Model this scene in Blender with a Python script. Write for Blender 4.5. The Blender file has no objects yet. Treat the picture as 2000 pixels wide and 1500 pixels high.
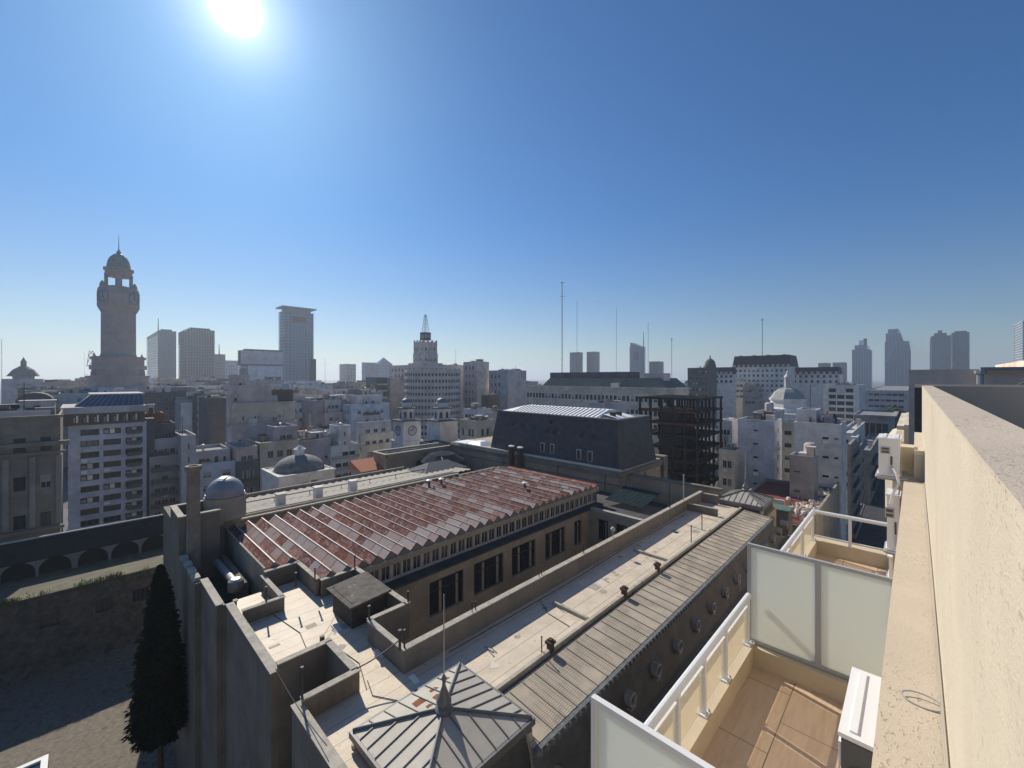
import bpy, bmesh, math, random
from mathutils import Vector, Matrix
R = math.radians
# ------------------------------------------------------------------ camera, sky, sun, exposure
# the world axes follow the street grid; the camera stands at the origin, z is height above the camera
HEAD = 44.0; FPX = 816.0; HOR = 738.0; G = -32.0
CA, SA = math.cos(R(HEAD)), math.sin(R(HEAD))
SUN_AZ, SUN_EL = 77.5, 36.5           # angle from +X, elevation
scene = bpy.context.scene
C = scene.collection
cam_d = bpy.data.cameras.new('camera'); cam = bpy.data.objects.new('camera', cam_d); C.objects.link(cam)
cam_d.sensor_width = 36; cam_d.lens = FPX / 2000 * 36; cam_d.shift_y = -12 / 2000
cam_d.clip_start = 0.05; cam_d.clip_end = 30000
cam.location = (0, 0, 0); cam.rotation_euler = (R(90), 0, R(HEAD - 90))
scene.camera = cam
sd = Vector((math.cos(R(SUN_AZ)) * math.cos(R(SUN_EL)), math.sin(R(SUN_AZ)) * math.cos(R(SUN_EL)), math.sin(R(SUN_EL))))
world = bpy.data.worlds.new('World'); scene.world = world; world.use_nodes = True
nt = world.node_tree; N = nt.nodes; L = nt.links; N.clear()
wo = N.new('ShaderNodeOutputWorld'); bg = N.new('ShaderNodeBackground'); sky = N.new('ShaderNodeTexSky')
sky.sky_type = 'NISHITA'; sky.sun_disc = False; sky.sun_elevation = R(SUN_EL); sky.sun_rotation = R(90 - SUN_AZ)
sky.air_density = 1.0; sky.dust_density = 0.4; sky.ozone_density = 2.2; sky.altitude = 50
bg.inputs['Strength'].default_value = 0.076
# aureole added to the sky colour round the sun, standing in for its glare
tc = N.new('ShaderNodeTexCoord'); dp = N.new('ShaderNodeVectorMath'); dp.operation = 'DOT_PRODUCT'; dp.inputs[1].default_value = sd
L.new(tc.outputs['Generated'], dp.inputs[0])
def wm(op, a, b):
    n = N.new('ShaderNodeMath'); n.operation = op
    for i, v in enumerate((a, b)):
        if isinstance(v, (int, float)): n.inputs[i].default_value = v
        else: L.new(v, n.inputs[i])
    return n.outputs[0]
dpos = wm('MAXIMUM', dp.outputs['Value'], 0.0)
g1 = wm('MULTIPLY', wm('POWER', dpos, 6500.0), 300.0)
g2 = wm('MULTIPLY', wm('POWER', dpos, 420.0), 8.0)
g3 = wm('MULTIPLY', wm('POWER', dpos, 34.0), 1.0)
gs = wm('ADD', wm('ADD', g1, g2), g3)
cmb = N.new('ShaderNodeCombineColor')
L.new(wm('ADD', wm('ADD', g1, g2), wm('MULTIPLY', g3, 0.98)), cmb.inputs[0]); L.new(wm('MULTIPLY', gs, 0.97), cmb.inputs[1]); L.new(gs, cmb.inputs[2])
tint = N.new('ShaderNodeMix'); tint.data_type = 'RGBA'; tint.blend_type = 'MULTIPLY'; tint.inputs[0].default_value = 1
L.new(sky.outputs[0], tint.inputs[6]); sxyz = N.new('ShaderNodeSeparateXYZ'); L.new(tc.outputs['Generated'], sxyz.inputs[0])
elv = N.new('ShaderNodeMapRange'); elv.inputs['From Min'].default_value = 0.0; elv.inputs['From Max'].default_value = 0.38; elv.interpolation_type = 'SMOOTHSTEP'; L.new(sxyz.outputs['Z'], elv.inputs['Value'])
tm = N.new('ShaderNodeMix'); tm.data_type = 'RGBA'; tm.inputs[6].default_value = (0.82, 0.93, 1.02, 1); tm.inputs[7].default_value = (0.40, 0.84, 1.26, 1); L.new(elv.outputs[0], tm.inputs[0]); L.new(tm.outputs[2], tint.inputs[7])
ad = N.new('ShaderNodeMix'); ad.data_type = 'RGBA'; ad.blend_type = 'ADD'; ad.inputs[0].default_value = 1
L.new(tint.outputs[2], ad.inputs[6]); L.new(cmb.outputs[0], ad.inputs[7])
L.new(ad.outputs[2], bg.inputs['Color']); L.new(bg.outputs[0], wo.inputs['Surface'])
sl = bpy.data.lights.new('sun', 'SUN'); so = bpy.data.objects.new('sun', sl); C.objects.link(so)
sl.energy = 5.0; sl.angle = R(0.55); sl.color = (1.0, 0.91, 0.77)
so.rotation_euler = sd.to_track_quat('Z', 'Y').to_euler()
vs = scene.view_settings; vs.view_transform = 'Standard'; vs.look = 'None'; vs.exposure = 0.0; vs.gamma = 1; vs.use_curve_mapping = False
scene.cycles.max_bounces = 6; scene.cycles.volume_bounces = 1; scene.cycles.sample_clamp_indirect = 6
random.seed(11)
# ------------------------------------------------------------------ projection helpers for laying out the plan
def kk(px): return (px - 1000) / FPX
def P(px, py, z):
    d = -FPX * z / (py - HOR); r = kk(px) * d
    return (d * CA + r * SA, d * SA - r * CA)
def PD(px, d):
    r = kk(px) * d
    return (d * CA + r * SA, d * SA - r * CA)
def xat(px, y): k = kk(px); return y * (CA + k * SA) / (SA - k * CA)
def yat(px, x): k = kk(px); return x * (SA - k * CA) / (CA + k * SA)
def zat(py, d): return -(py - HOR) / FPX * d
def depth(x, y): return x * CA + y * SA
# ------------------------------------------------------------------ materials
MATS = {}
def mat(name, col, rough=0.85, var=0.14, scale=0.6, streak=0.0, bump=0.0, bscale=40, metal=0.0, col2=None, c2s=1.2, c2t=0.55, space='obj', spec=0.35, rnd=0.0, trans=0.0, c2w=0.08):
    if name in MATS: return MATS[name]
    m = bpy.data.materials.new(name); m.use_nodes = True; t = m.node_tree; n = t.nodes; l = t.links
    b = n['Principled BSDF']; b.inputs['Roughness'].default_value = rough; b.inputs['Metallic'].default_value = metal
    b.inputs['Specular IOR Level'].default_value = spec
    if trans: b.inputs['Transmission Weight'].default_value = trans
    if space == 'obj': co = n.new('ShaderNodeTexCoord').outputs['Object']
    else: co = n.new('ShaderNodeNewGeometry').outputs['Position']
    nz = n.new('ShaderNodeTexNoise'); nz.inputs['Scale'].default_value = scale; nz.inputs['Detail'].default_value = 6; nz.inputs['Roughness'].default_value = 0.65
    l.new(co, nz.inputs['Vector'])
    r = n.new('ShaderNodeValToRGB'); e = r.color_ramp.elements
    e[0].position = 0.3; e[1].position = 0.7
    e[0].color = tuple(c * (1 - var) for c in col) + (1,); e[1].color = tuple(min(1, c * (1 + var)) for c in col) + (1,)
    l.new(nz.outputs['Fac'], r.inputs['Fac']); out = r.outputs['Color']
    def mix(a, bcol, fac, mode='MIX'):
        x = n.new('ShaderNodeMix'); x.data_type = 'RGBA'; x.blend_type = mode
        l.new(a, x.inputs[6])
        if isinstance(bcol, tuple): x.inputs[7].default_value = bcol + (1,)
        else: l.new(bcol, x.inputs[7])
        if isinstance(fac, float): x.inputs[0].default_value = fac
        else: l.new(fac, x.inputs[0])
        return x.outputs[2]
    def ramp(src, p0, p1, v=1.0):
        q = n.new('ShaderNodeMapRange'); q.inputs['From Min'].default_value = p0; q.inputs['From Max'].default_value = p1; q.inputs['To Max'].default_value = v
        l.new(src, q.inputs['Value']); return q.outputs[0]
    if col2:
        z2 = n.new('ShaderNodeTexNoise'); z2.inputs['Scale'].default_value = c2s; z2.inputs['Detail'].default_value = 8; z2.inputs['Roughness'].default_value = 0.7
        l.new(co, z2.inputs['Vector']); out = mix(out, col2, ramp(z2.outputs['Fac'], c2t, c2t + c2w))
    if streak:
        mp = n.new('ShaderNodeMapping'); mp.inputs['Scale'].default_value = (.55, .55, 0.1); l.new(co, mp.inputs['Vector'])
        z3 = n.new('ShaderNodeTexNoise'); z3.inputs['Scale'].default_value = 1.3; z3.inputs['Detail'].default_value = 8; z3.inputs['Roughness'].default_value = .7; z3.inputs['Distortion'].default_value = .8; l.new(mp.outputs[0], z3.inputs['Vector'])
        out = mix(out, tuple(c * 0.42 for c in col), ramp(z3.outputs['Fac'], 0.48, 0.85, streak * .75))
    if rnd:
        oi = n.new('ShaderNodeObjectInfo'); q = n.new('ShaderNodeMapRange'); q.inputs['To Min'].default_value = 1 - rnd; q.inputs['To Max'].default_value = 1 + rnd
        l.new(oi.outputs['Random'], q.inputs['Value'])
        vm = n.new('ShaderNodeVectorMath'); vm.operation = 'SCALE'; l.new(out, vm.inputs[0]); l.new(q.outputs[0], vm.inputs['Scale']); out = vm.outputs[0]
    l.new(out, b.inputs['Base Color'])
    if bump:
        zb = n.new('ShaderNodeTexNoise'); zb.inputs['Scale'].default_value = bscale; zb.inputs['Detail'].default_value = 4; l.new(co, zb.inputs['Vector'])
        bn = n.new('ShaderNodeBump'); bn.inputs['Strength'].default_value = bump; bn.inputs['Distance'].default_value = 0.02
        l.new(zb.outputs['Fac'], bn.inputs['Height']); l.new(bn.outputs[0], b.inputs['Normal'])
    MATS[name] = m; return m
def glassmat(name, cols, rough=0.12):
    if name in MATS: return MATS[name]
    m = bpy.data.materials.new(name); m.use_nodes = True; t = m.node_tree; n = t.nodes; l = t.links; b = n['Principled BSDF']
    oi = n.new('ShaderNodeObjectInfo'); r = n.new('ShaderNodeValToRGB'); r.color_ramp.interpolation = 'CONSTANT'
    e = r.color_ramp.elements
    while len(e) < len(cols): e.new(0.5)
    for i, (p, c) in enumerate(cols): e[i].position = p; e[i].color = c + (1,)
    l.new(oi.outputs['Random'], r.inputs['Fac']); l.new(r.outputs[0], b.inputs['Base Color'])
    b.inputs['Roughness'].default_value = rough; b.inputs['Specular IOR Level'].default_value = 0.35
    MATS[name] = m; return m
GL = glassmat('window_glass', [(0, (.015, .018, .022)), (.35, (.03, .035, .045)), (.6, (.05, .055, .06)), (.75, (.09, .085, .075)), (.85, (.02, .025, .03)), (.94, (.2, .19, .16))])
GLD = mat('dark_glass', (.02, .028, .04), rough=.08, var=.3, scale=.2, spec=.6)
GLB = mat('blue_tower_glass', (.09, .16, .27), rough=.12, var=.35, scale=.05, spec=.8, space='w')
GLG = mat('green_tower_glass', (.06, .10, .13), rough=.15, var=.3, scale=.05, spec=.7, space='w')
FRM = mat('window_frame_white', (.45, .45, .44), rough=.6, var=.05)
FRD = mat('window_frame_dark', (.06, .055, .05), rough=.6, var=.1)
BLI = mat('roller_blind', (.33, .32, .29), rough=.8, var=.12, rnd=.35)
def plaster(name, col, streak=.55, lift=1.0, **k):
    col = tuple(min(.78, c * lift) for c in col)
    return mat('plaster_' + name, col, rough=.9, var=.2, scale=.35, streak=streak, space='w', col2=tuple(c * .74 for c in col), c2s=.16, c2t=.5, c2w=.12, **k)
LF = 1.32
WHT = plaster('white', (.52, .50, .48), .45, LF); LGR = plaster('light_grey', (.38, .37, .37), .55, LF); GRY = plaster('grey', (.24, .235, .235), .55, LF); DGR = plaster('dark_grey', (.12, .12, .125))
PNK = plaster('pinkish', (.45, .37, .34), .5, LF); BEI = plaster('beige', (.44, .38, .29), .5, LF); CRM = plaster('cream', (.54, .48, .37), .45, LF); PUR = plaster('mauve', (.36, .31, .32), .5, LF)
STN = plaster('stone', (.30, .27, .23), .6); BRN = plaster('brown', (.15, .11, .09)); OFW = plaster('off_white', (.56, .53, .49), .35, LF); BLG = plaster('blue_grey', (.40, .43, .48), .35, LF)
DST = plaster('dark_stone', (.215, .18, .14), .95)
RFG = mat('roof_grey', (.24, .24, .24), var=.3, scale=.5, space='w', col2=(.12, .12, .12), c2s=.4); RFL = mat('roof_light', (.5, .49, .46), var=.25, scale=.4, space='w', col2=(.25, .24, .22), c2s=.5, c2t=.58)
RFR = mat('roof_red_tile', (.24, .085, .055), var=.3, scale=1.2, space='w', bump=.3, bscale=6); RFD = mat('roof_dark', (.07, .07, .075), var=.3, scale=.5, space='w')
SLT = mat('slate', (.062, .068, .076), rough=.62, var=.35, scale=1.1, space='w', bump=.5, bscale=9)
ZNC = mat('zinc_sheet', (.40, .375, .33), rough=.6, var=.14, scale=.6, metal=.1, col2=(.22, .10, .05), c2s=1.3, c2t=.63)
MTL = mat('galvanised_metal', (.42, .42, .42), rough=.45, var=.1, metal=.5); DMT = mat('dark_metal', (.05, .05, .05), rough=.6, var=.2)
RST = mat('rusty_metal', (.16, .07, .04), rough=.8, var=.4, scale=6); WMT = mat('white_enamel', (.78, .78, .77), rough=.35, var=.03)
# ------------------------------------------------------------------ mesh builder
class MB:
    def __init__(s): s.v = []; s.f = []; s.m = []; s.ms = []; s.mi = 0; s.col = []; s.c = None; s.sm = set()
    def use(s, m):
        if m not in s.ms: s.ms.append(m)
        s.mi = s.ms.index(m); return s
    def face(s, pts, smooth=False):
        i = len(s.v); s.v += [tuple(p) for p in pts]; s.f.append(tuple(range(i, i + len(pts)))); s.m.append(s.mi); s.col.append(s.c)
        if smooth: s.sm.add(len(s.f) - 1)
    def box(s, x0, x1, y0, y1, z0, z1, skip=''):
        a = [(x0, y0), (x1, y0), (x1, y1), (x0, y1)]
        if 'b' not in skip: s.face([(x, y, z0) for x, y in reversed(a)])
        if 't' not in skip: s.face([(x, y, z1) for x, y in a])
        for i, n in enumerate('SENW'):
            if n in skip: continue
            p, q = a[i], a[(i + 1) % 4]
            s.face([(p[0], p[1], z0), (q[0], q[1], z0), (q[0], q[1], z1), (p[0], p[1], z1)])
        return s
    def prism(s, pts, z0, z1, top=True, bottom=True, scale_top=None):
        n = len(pts); cx = sum(p[0] for p in pts) / n; cy = sum(p[1] for p in pts) / n
        k = 1 if scale_top is None else scale_top
        tp = [(cx + (p[0] - cx) * k, cy + (p[1] - cy) * k) for p in pts]
        for i in range(n):
            a, b, c, d = pts[i], pts[(i + 1) % n], tp[(i + 1) % n], tp[i]
            s.face([(a[0], a[1], z0), (b[0], b[1], z0), (c[0], c[1], z1), (d[0], d[1], z1)])
        if top and k > 0: s.face([(p[0], p[1], z1) for p in tp])
        if bottom: s.face([(p[0], p[1], z0) for p in reversed(pts)])
        return s
    def lathe(s, cx, cy, prof, n=20, smooth=True, a0=0.0):
        for (r0, z0), (r1, z1) in zip(prof, prof[1:]):
            for i in range(n):
                t0, t1 = a0 + 2 * math.pi * i / n, a0 + 2 * math.pi * (i + 1) / n
                c0, s0, c1, s1 = math.cos(t0), math.sin(t0), math.cos(t1), math.sin(t1)
                q = [(cx + r0 * c0, cy + r0 * s0, z0), (cx + r0 * c1, cy + r0 * s1, z0), (cx + r1 * c1, cy + r1 * s1, z1), (cx + r1 * c0, cy + r1 * s0, z1)]
                if r0 < 1e-5: q = [q[0], q[2], q[3]]
                elif r1 < 1e-5: q = q[:3]
                s.face(q, smooth)
        return s
    def tube(s, p, q, r, n=8, r2=None):
        p, q = Vector(p), Vector(q); d = (q - p)
        if d.length < 1e-6: return s
        d.normalize(); u = d.orthogonal().normalized(); w = d.cross(u); r2 = r if r2 is None else r2
        A = [p + (u * math.cos(2 * math.pi * i / n) + w * math.sin(2 * math.pi * i / n)) * r for i in range(n)]
        B = [q + (u * math.cos(2 * math.pi * i / n) + w * math.sin(2 * math.pi * i / n)) * r2 for i in range(n)]
        for i in range(n): s.face([A[i], A[(i + 1) % n], B[(i + 1) % n], B[i]], n > 5)
        s.face(list(reversed(A))); s.face(B); return s
    def path(s, pts, r, n=8):
        for a, b in zip(pts, pts[1:]): s.tube(a, b, r, n)
        return s
    def facade(s, p0, ux, nr, w, z0, z1, rects, dp=.22):
        us = sorted({0, w} | {r[0] for r in rects} | {r[1] for r in rects}); zs = sorted({z0, z1} | {r[2] for r in rects} | {r[3] for r in rects})
        def pt(u, z, k=0): return (p0[0] + ux[0] * u - nr[0] * k, p0[1] + ux[1] * u - nr[1] * k, z)
        hole = set()
        for (a, b, c, d) in rects:
            for i, u in enumerate(us[:-1]):
                if a <= u < b:
                    for j, z in enumerate(zs[:-1]):
                        if c <= z < d: hole.add((i, j))
        for i in range(len(us) - 1):
            j = 0
            while j < len(zs) - 1:
                if (i, j) in hole: j += 1; continue
                k = j
                while k + 1 < len(zs) - 1 and (i, k + 1) not in hole: k += 1
                s.face([pt(us[i], zs[j]), pt(us[i + 1], zs[j]), pt(us[i + 1], zs[k + 1]), pt(us[i], zs[k + 1])]); j = k + 1
        for (a, b, c, d) in rects:
            s.face([pt(a, c), pt(a, d), pt(a, d, dp), pt(a, c, dp)]); s.face([pt(b, c), pt(b, c, dp), pt(b, d, dp), pt(b, d)])
            s.face([pt(a, c), pt(a, c, dp), pt(b, c, dp), pt(b, c)]); s.face([pt(a, d), pt(b, d), pt(b, d, dp), pt(a, d, dp)])
    def mesh(s, name):
        me = bpy.data.meshes.new(name); me.from_pydata(s.v, [], s.f); ms = s.ms or [GRY]
        for m in ms: me.materials.append(m)
        me.polygons.foreach_set('material_index', s.m)
        me.polygons.foreach_set('use_smooth', [i in s.sm for i in range(len(s.f))])
        if any(c for c in s.col):
            a = me.color_attributes.new('Col', 'FLOAT_COLOR', 'CORNER'); buf = []
            for f, c in zip(s.f, s.col): buf += list((c or (1, 1, 1)) + (1,)) * len(f)
            a.data.foreach_set('color', buf)
        me.update(); return me
    def make(s, name, parent=None, label=None, cat=None, group=None, kind=None, loc=None, rz=0):
        o = bpy.data.objects.new(name, s.mesh(name)); C.objects.link(o)
        if loc: o.location = loc
        o.rotation_euler.z = rz
        tag(o, label, cat, group, kind)
        if parent: put(o, parent)
        return o
    def weld(s):
        return s
def put(o, parent):
    l = parent
    o.parent = parent
    o.location = Vector(o.location) - wl(parent)
def wl(o):
    v = Vector(o.location)
    while o.parent: o = o.parent; v += Vector(o.location)
    return v
def tag(o, label=None, cat=None, group=None, kind=None):
    if label: o['label'] = label
    if cat: o['category'] = cat
    if group: o['group'] = group
    if kind: o['kind'] = kind
    return o
def thing(name, label, cat, loc, group=None):
    o = bpy.data.objects.new(name, None); C.objects.link(o); o.location = loc; o.empty_display_size = .5
    return tag(o, label, cat, group)
def M(m): return MB().use(m)
# ------------------------------------------------------------------ windows (shared meshes)
WM = {}
def winmesh(w, h, style):
    w, h = round(w, 1), round(h, 1); key = (w, h, style)
    if key in WM: return WM[key]
    b = MB(); b.use(GL); t = .06 if style not in ('darktri', 'reflect_pane') else .12
    b.face([(0, 0, 0), (w, 0, 0), (w, 0, h), (0, 0, h)])
    b.use(FRD if style in ('dark', 'band', 'darktri', 'reflect_pane') else FRM)
    y0, y1 = -.05, -.004
    b.box(0, t, y0, y1, 0, h); b.box(w - t, w, y0, y1, 0, h); b.box(t, w - t, y0, y1, 0, t); b.box(t, w - t, y0, y1, h - t, h)
    n = {'tri': 3, 'darktri': 3, 'reflect_pane': 3, 'band': max(2, int(w / 1.1)), 'sash': 2, 'blind': 2, 'shut': 1, 'dark': 2, 'plain': 1}.get(style, 2)
    for i in range(1, n): mw = .07 if style in ('darktri', 'reflect_pane') else .025; b.box(w * i / n - mw, w * i / n + mw, y0, y1, t, h - t)
    if style == 'blind': b.use(BLI).box(t, w - t, -.08, -.052, h * .45, h - .01)
    if style == 'reflect_pane': b.use(mat('painted_pane_reflection', (.74, .68, .52), rough=.4, rnd=.3)).box(w / 3 + .06, 2 * w / 3 - .06, -.03, -.006, t, h - t); b.use(BLI).box(t, w / 3 - .08, -.03, -.006, t, h * .7)  # yellowish reflection painted in as a cream middle pane
    if style == 'tri': b.use(BLI).box(w / 3 + .03, 2 * w / 3 - .03, -.03, -.006, t, h - t)
    if style == 'shut':
        b.use(BLI); b.box(.02, w * .27, -.12, -.06, 0, h); b.box(w * .73, w - .02, -.12, -.06, 0, h)
    WM[key] = b.mesh('window'); return WM[key]
def place_windows(root, jobs, name='window', cap=96):
    """jobs: (p0, ux, nr, dp, rect, style)"""
    jobs = list(jobs)
    extra = []
    if len(jobs) > cap:
        jobs.sort(key=lambda j: depth(j[0][0] + j[1][0] * j[4][0], j[0][1] + j[1][1] * j[4][0])); extra = jobs[cap:]; jobs = jobs[:cap]
    base = wl(root)
    rw_ = random.Random(int(base.x * 3 + base.y))
    jobs = [(j[:5] + (rw_.choice(['blind', 'sash', 'blind']),) if j[5] == 'dark' and j[4][1] - j[4][0] < 2.2 and rw_.random() < .45 else j) for j in jobs]
    def xf(j):
        p0, ux, nr, dp, (a, b, c, d), st = j
        me = winmesh(b - a, d - c, st); w, h = max(.1, round(b - a, 1)), max(.1, round(d - c, 1))
        loc = Vector((p0[0] + ux[0] * a - nr[0] * dp * .8, p0[1] + ux[1] * a - nr[1] * dp * .8, c)); rz = math.atan2(ux[1], ux[0])
        return me, loc, rz, ((b - a) / w, 1, (d - c) / h)
    for j in jobs:
        me, loc, rz, sc = xf(j)
        o = bpy.data.objects.new(name, me); C.objects.link(o); o.parent = root; o.location = loc - base; o.rotation_euler.z = rz; o.scale = sc
    if extra:
        b = MB()
        for j in extra:
            me, loc, rz, sc = xf(j); T = Matrix.Translation(loc - base) @ Matrix.Rotation(rz, 4, 'Z') @ Matrix.Diagonal((*sc, 1))
            vs_ = [T @ v.co for v in me.vertices]
            for p in me.polygons: b.use(me.materials[p.material_index]).face([vs_[i] for i in p.vertices])
        o = bpy.data.objects.new(name, b.mesh('windows')); C.objects.link(o); o.parent = root; o['kind'] = 'stuff'
def grid(w, z0, z1, nx, nz, ww, wh, mx=None, off=.0, ztop=.5):
    """rects for nx columns and nz rows of windows"""
    out = []; mx = w / (nx * 2.4) if mx is None else mx
    px = (w - 2 * mx) / nx; pz = (z1 - z0 - ztop) / nz
    ww = min(ww, px * .86); wh = min(wh, pz * .82)
    for i in range(nx):
        for j in range(nz):
            u = mx + (i + .5) * px + off; z = z1 - ztop - (j + .62) * pz
            out.append((round(u - ww / 2, 3), round(u + ww / 2, 3), round(z - wh / 2, 3), round(z + wh / 2, 3)))
    return out
SF = {'S': ((1, 0), (0, -1)), 'W': ((0, -1), (-1, 0)), 'E': ((0, 1), (1, 0)), 'N': ((-1, 0), (0, 1))}
def fbase(side, x0, x1, y0, y1):
    return {'S': ((x0, y0), x1 - x0), 'W': ((x0, y1), y1 - y0), 'E': ((x1, y0), y1 - y0), 'N': ((x1, y1), x1 - x0)}[side]
def block(root, x0, x1, y0, y1, z0, z1, wall, faces=None, roof=None, par=.7, style='sash', ww=1.2, wh=1.4, fh=2.9, cornice=(), balc=(), rows=None, name='wall', cap=96, dp=.22, lim=None):
    """one body of a building: facades with real openings, a parapet and a roof; faces={'S':nx,...}"""
    faces = faces or {}; b = M(wall); jobs = []; rq_ = random.Random(int(x0 * 5 + y0 * 3))
    nz = rows or max(1, int((z1 - z0 - 1.0) / fh))
    zb = z0 if not rows else max(z0, z1 - par - rows * fh)
    for sdn in 'SWEN':
        ux, nr = SF[sdn]; p0, w = fbase(sdn, x0, x1, y0, y1); rects = []
        spec = faces.get(sdn)
        if spec:
            if isinstance(spec, int): rects = grid(w, zb, z1, spec, nz, ww, wh, ztop=par)
            else:
                for sp in spec: rects += grid(w, zb, z1, 1, nz, sp[1], sp[2] if len(sp) > 2 else wh, mx=0, off=w * sp[0] - w / 2, ztop=par)
        if lim: rects = [r for r in rects if r[2] > lim]
        if isinstance(spec, int) and len(rects) > 8 and z0 < -20 and not cornice: rects = [r for r in rects if rq_.random() > .1]
        rects = [r for r in rects if r[0] > .02 and r[1] < w - .02]
        b.facade(p0, ux, nr, w, z0, z1, rects, dp)
        for r in rects:
            st = style if isinstance(style, str) else random.choice(style)
            jobs.append((p0, ux, nr, dp, r, st))
    rb_ = random.Random(int(x0 * 13 + y0 * 7 + z1))
    if faces and nz > 1 and rb_.random() < .6:
        pz_ = (z1 - zb - par) / nz
        for j in range(nz):
            zq = z1 - par - (j + 1) * pz_
            if (lim and zq < lim) or zq < z0 + .5: break
            b.box(x0 - .07, x1, y0 - .07, y0 - .004, zq - .08, zq + .1); b.box(x0 - .07, x0 - .004, y0 - .003, y1, zq - .08, zq + .1)
    if faces and z0 < -20 and y1 - y0 > 5:
        for q_ in range(rb_.randrange(0, 3)):      # patches of newer render on the party wall
            ya = y0 + (y1 - y0) * rb_.uniform(.05, .5); yb_ = ya + (y1 - y0) * rb_.uniform(.15, .4); za = z1 - rb_.uniform(1, 8)
            if not faces.get('W'): b.use(rb_.choice([PNK, LGR, STN, BEI, OFW])).box(x0 - .03, x0 - .004, ya, yb_, za - rb_.uniform(1.5, 6), za - .01, 'E'); b.use(wall)
    if faces.get('S') and 60 < depth(x0, y0) < 330 and not balc and rb_.random() < .38 and z0 < -20 and nz > 2 and x1 - x0 > 5:
        pz_ = (z1 - zb - par) / nz; w_ = x1 - x0; u0_, u1_ = rb_.choice([(.05, .95), (.05, .45), (.55, .95), (.3, .7)]); bm_ = rb_.choice([wall, DGR, LGR, STN, BRN]); pr_ = rb_.uniform(.6, 1.1)
        for j in range(nz - 1):
            zq = z1 - par - (j + 1) * pz_ + .12
            if lim and zq < lim: break
            q = M(bm_); xa_, xb_ = x0 + w_ * u0_, x0 + w_ * u1_; q.box(xa_, xb_, y0 - pr_, y0 - .09, zq - .14, zq); q.box(xa_, xb_, y0 - pr_, y0 - pr_ + .08, zq, zq + .75); q.box(xa_, xa_ + .08, y0 - pr_ + .08, y0 - .09, zq, zq + .75); q.box(xb_ - .08, xb_, y0 - pr_ + .08, y0 - .09, zq, zq + .75)
            o = q.make('balcony'); o.parent = root; o.location = -wl(root)
    # parapet and closing faces behind the openings
    t = .22
    b.face([(x0, y0, z1), (x1, y0, z1), (x1 - t, y0 + t, z1), (x0 + t, y0 + t, z1)]); b.face([(x1, y0, z1), (x1, y1, z1), (x1 - t, y1 - t, z1), (x1 - t, y0 + t, z1)])
    b.face([(x1, y1, z1), (x0, y1, z1), (x0 + t, y1 - t, z1), (x1 - t, y1 - t, z1)]); b.face([(x0, y1, z1), (x0, y0, z1), (x0 + t, y0 + t, z1), (x0 + t, y1 - t, z1)])
    zr = z1 - par
    for (a, c) in (((x0 + t, y0 + t), (x1 - t, y0 + t)), ((x1 - t, y0 + t), (x1 - t, y1 - t)), ((x1 - t, y1 - t), (x0 + t, y1 - t)), ((x0 + t, y1 - t), (x0 + t, y0 + t))):
        b.face([(c[0], c[1], zr), (a[0], a[1], zr), (a[0], a[1], z1), (c[0], c[1], z1)])
    for (zc, pr, hh) in cornice:
        b.box(x0 - pr, x1 + pr, y0 - pr, y0 - .002, z1 - zc - hh, z1 - zc); b.box(x0 - pr, x0 - .002, y0 - .002, y1, z1 - zc - hh, z1 - zc)
        if 'E' in faces: b.box(x1 + .002, x1 + pr, y0 - .002, y1, z1 - zc - hh, z1 - zc)
    base = wl(root)
    o = b.make(name, loc=(0, 0, 0)); o.parent = root; o.location = -base
    r = M(roof or RFG).box(x0 + t, x1 - t, y0 + t, y1 - t, zr - .12, zr, skip='bSENW').make('roof'); r.parent = root; r.location = -base
    place_windows(root, jobs, cap=cap)
    if depth(x0, y0) < 170 and jobs and dp > .2:
        for (p0, ux, nr, dp_, r_, st) in jobs:
            if rb_.random() < .13 and r_[2] > -26 and (nr[1] < 0 or nr[0] < 0):
                q = M(WMT); cx_, cy_ = p0[0] + ux[0] * (r_[0] + .5) + nr[0] * .25, p0[1] + ux[1] * (r_[0] + .5) + nr[1] * .25; e_, f_ = (.4, .16) if nr[1] else (.16, .4)
                q.box(cx_ - e_, cx_ + e_, cy_ - f_, cy_ + f_, r_[2] - .72, r_[2] - .16); o = q.make('air_conditioner'); o.parent = root; o.location = -base
    for (sdn, u0, u1, pj, hh, m_) in balc:
        ux, nr = SF[sdn]; p0, w = fbase(sdn, x0, x1, y0, y1); pz = (z1 - zb - par) / nz
        for j in range(nz):
            z = z1 - par - (j + 1) * pz + .12
            if lim and z < lim: break
            q = MB().use(m_)
            A = [(p0[0] + ux[0] * w * u0, p0[1] + ux[1] * w * u0), (p0[0] + ux[0] * w * u1, p0[1] + ux[1] * w * u1)]
            xs = sorted((A[0][0] + nr[0] * .003, A[0][0] + nr[0] * pj, A[1][0] + nr[0] * .003, A[1][0] + nr[0] * pj)); ys = sorted((A[0][1] + nr[1] * .003, A[0][1] + nr[1] * pj, A[1][1] + nr[1] * .003, A[1][1] + nr[1] * pj))
            X0, X1, Y0, Y1 = xs[0], xs[-1], ys[0], ys[-1]
            q.box(X0, X1, Y0, Y1, z - .12, z)
            if nr[1] < 0: q.box(X0, X1, Y0, Y0 + .08, z, z + hh)
            else: q.box(X0, X0 + .08, Y0, Y1, z, z + hh)
            q.box(X0, X0 + .08, Y0 + .08, Y1, z, z + hh) if nr[1] < 0 else q.box(X0 + .08, X1, Y0, Y0 + .08, z, z + hh)
            o = q.make('balcony'); o.parent = root; o.location = -base
    return root
def corner(c, d, l=None, r=None, w=None, dep=None):
    x0, y0 = PD(c, d)
    x1 = xat(r, y0) if r is not None else x0 + w
    y1 = yat(l, x0) if (l is not None and l < c) else y0 + (dep or 12)
    return x0, x1, y0, y1
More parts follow.
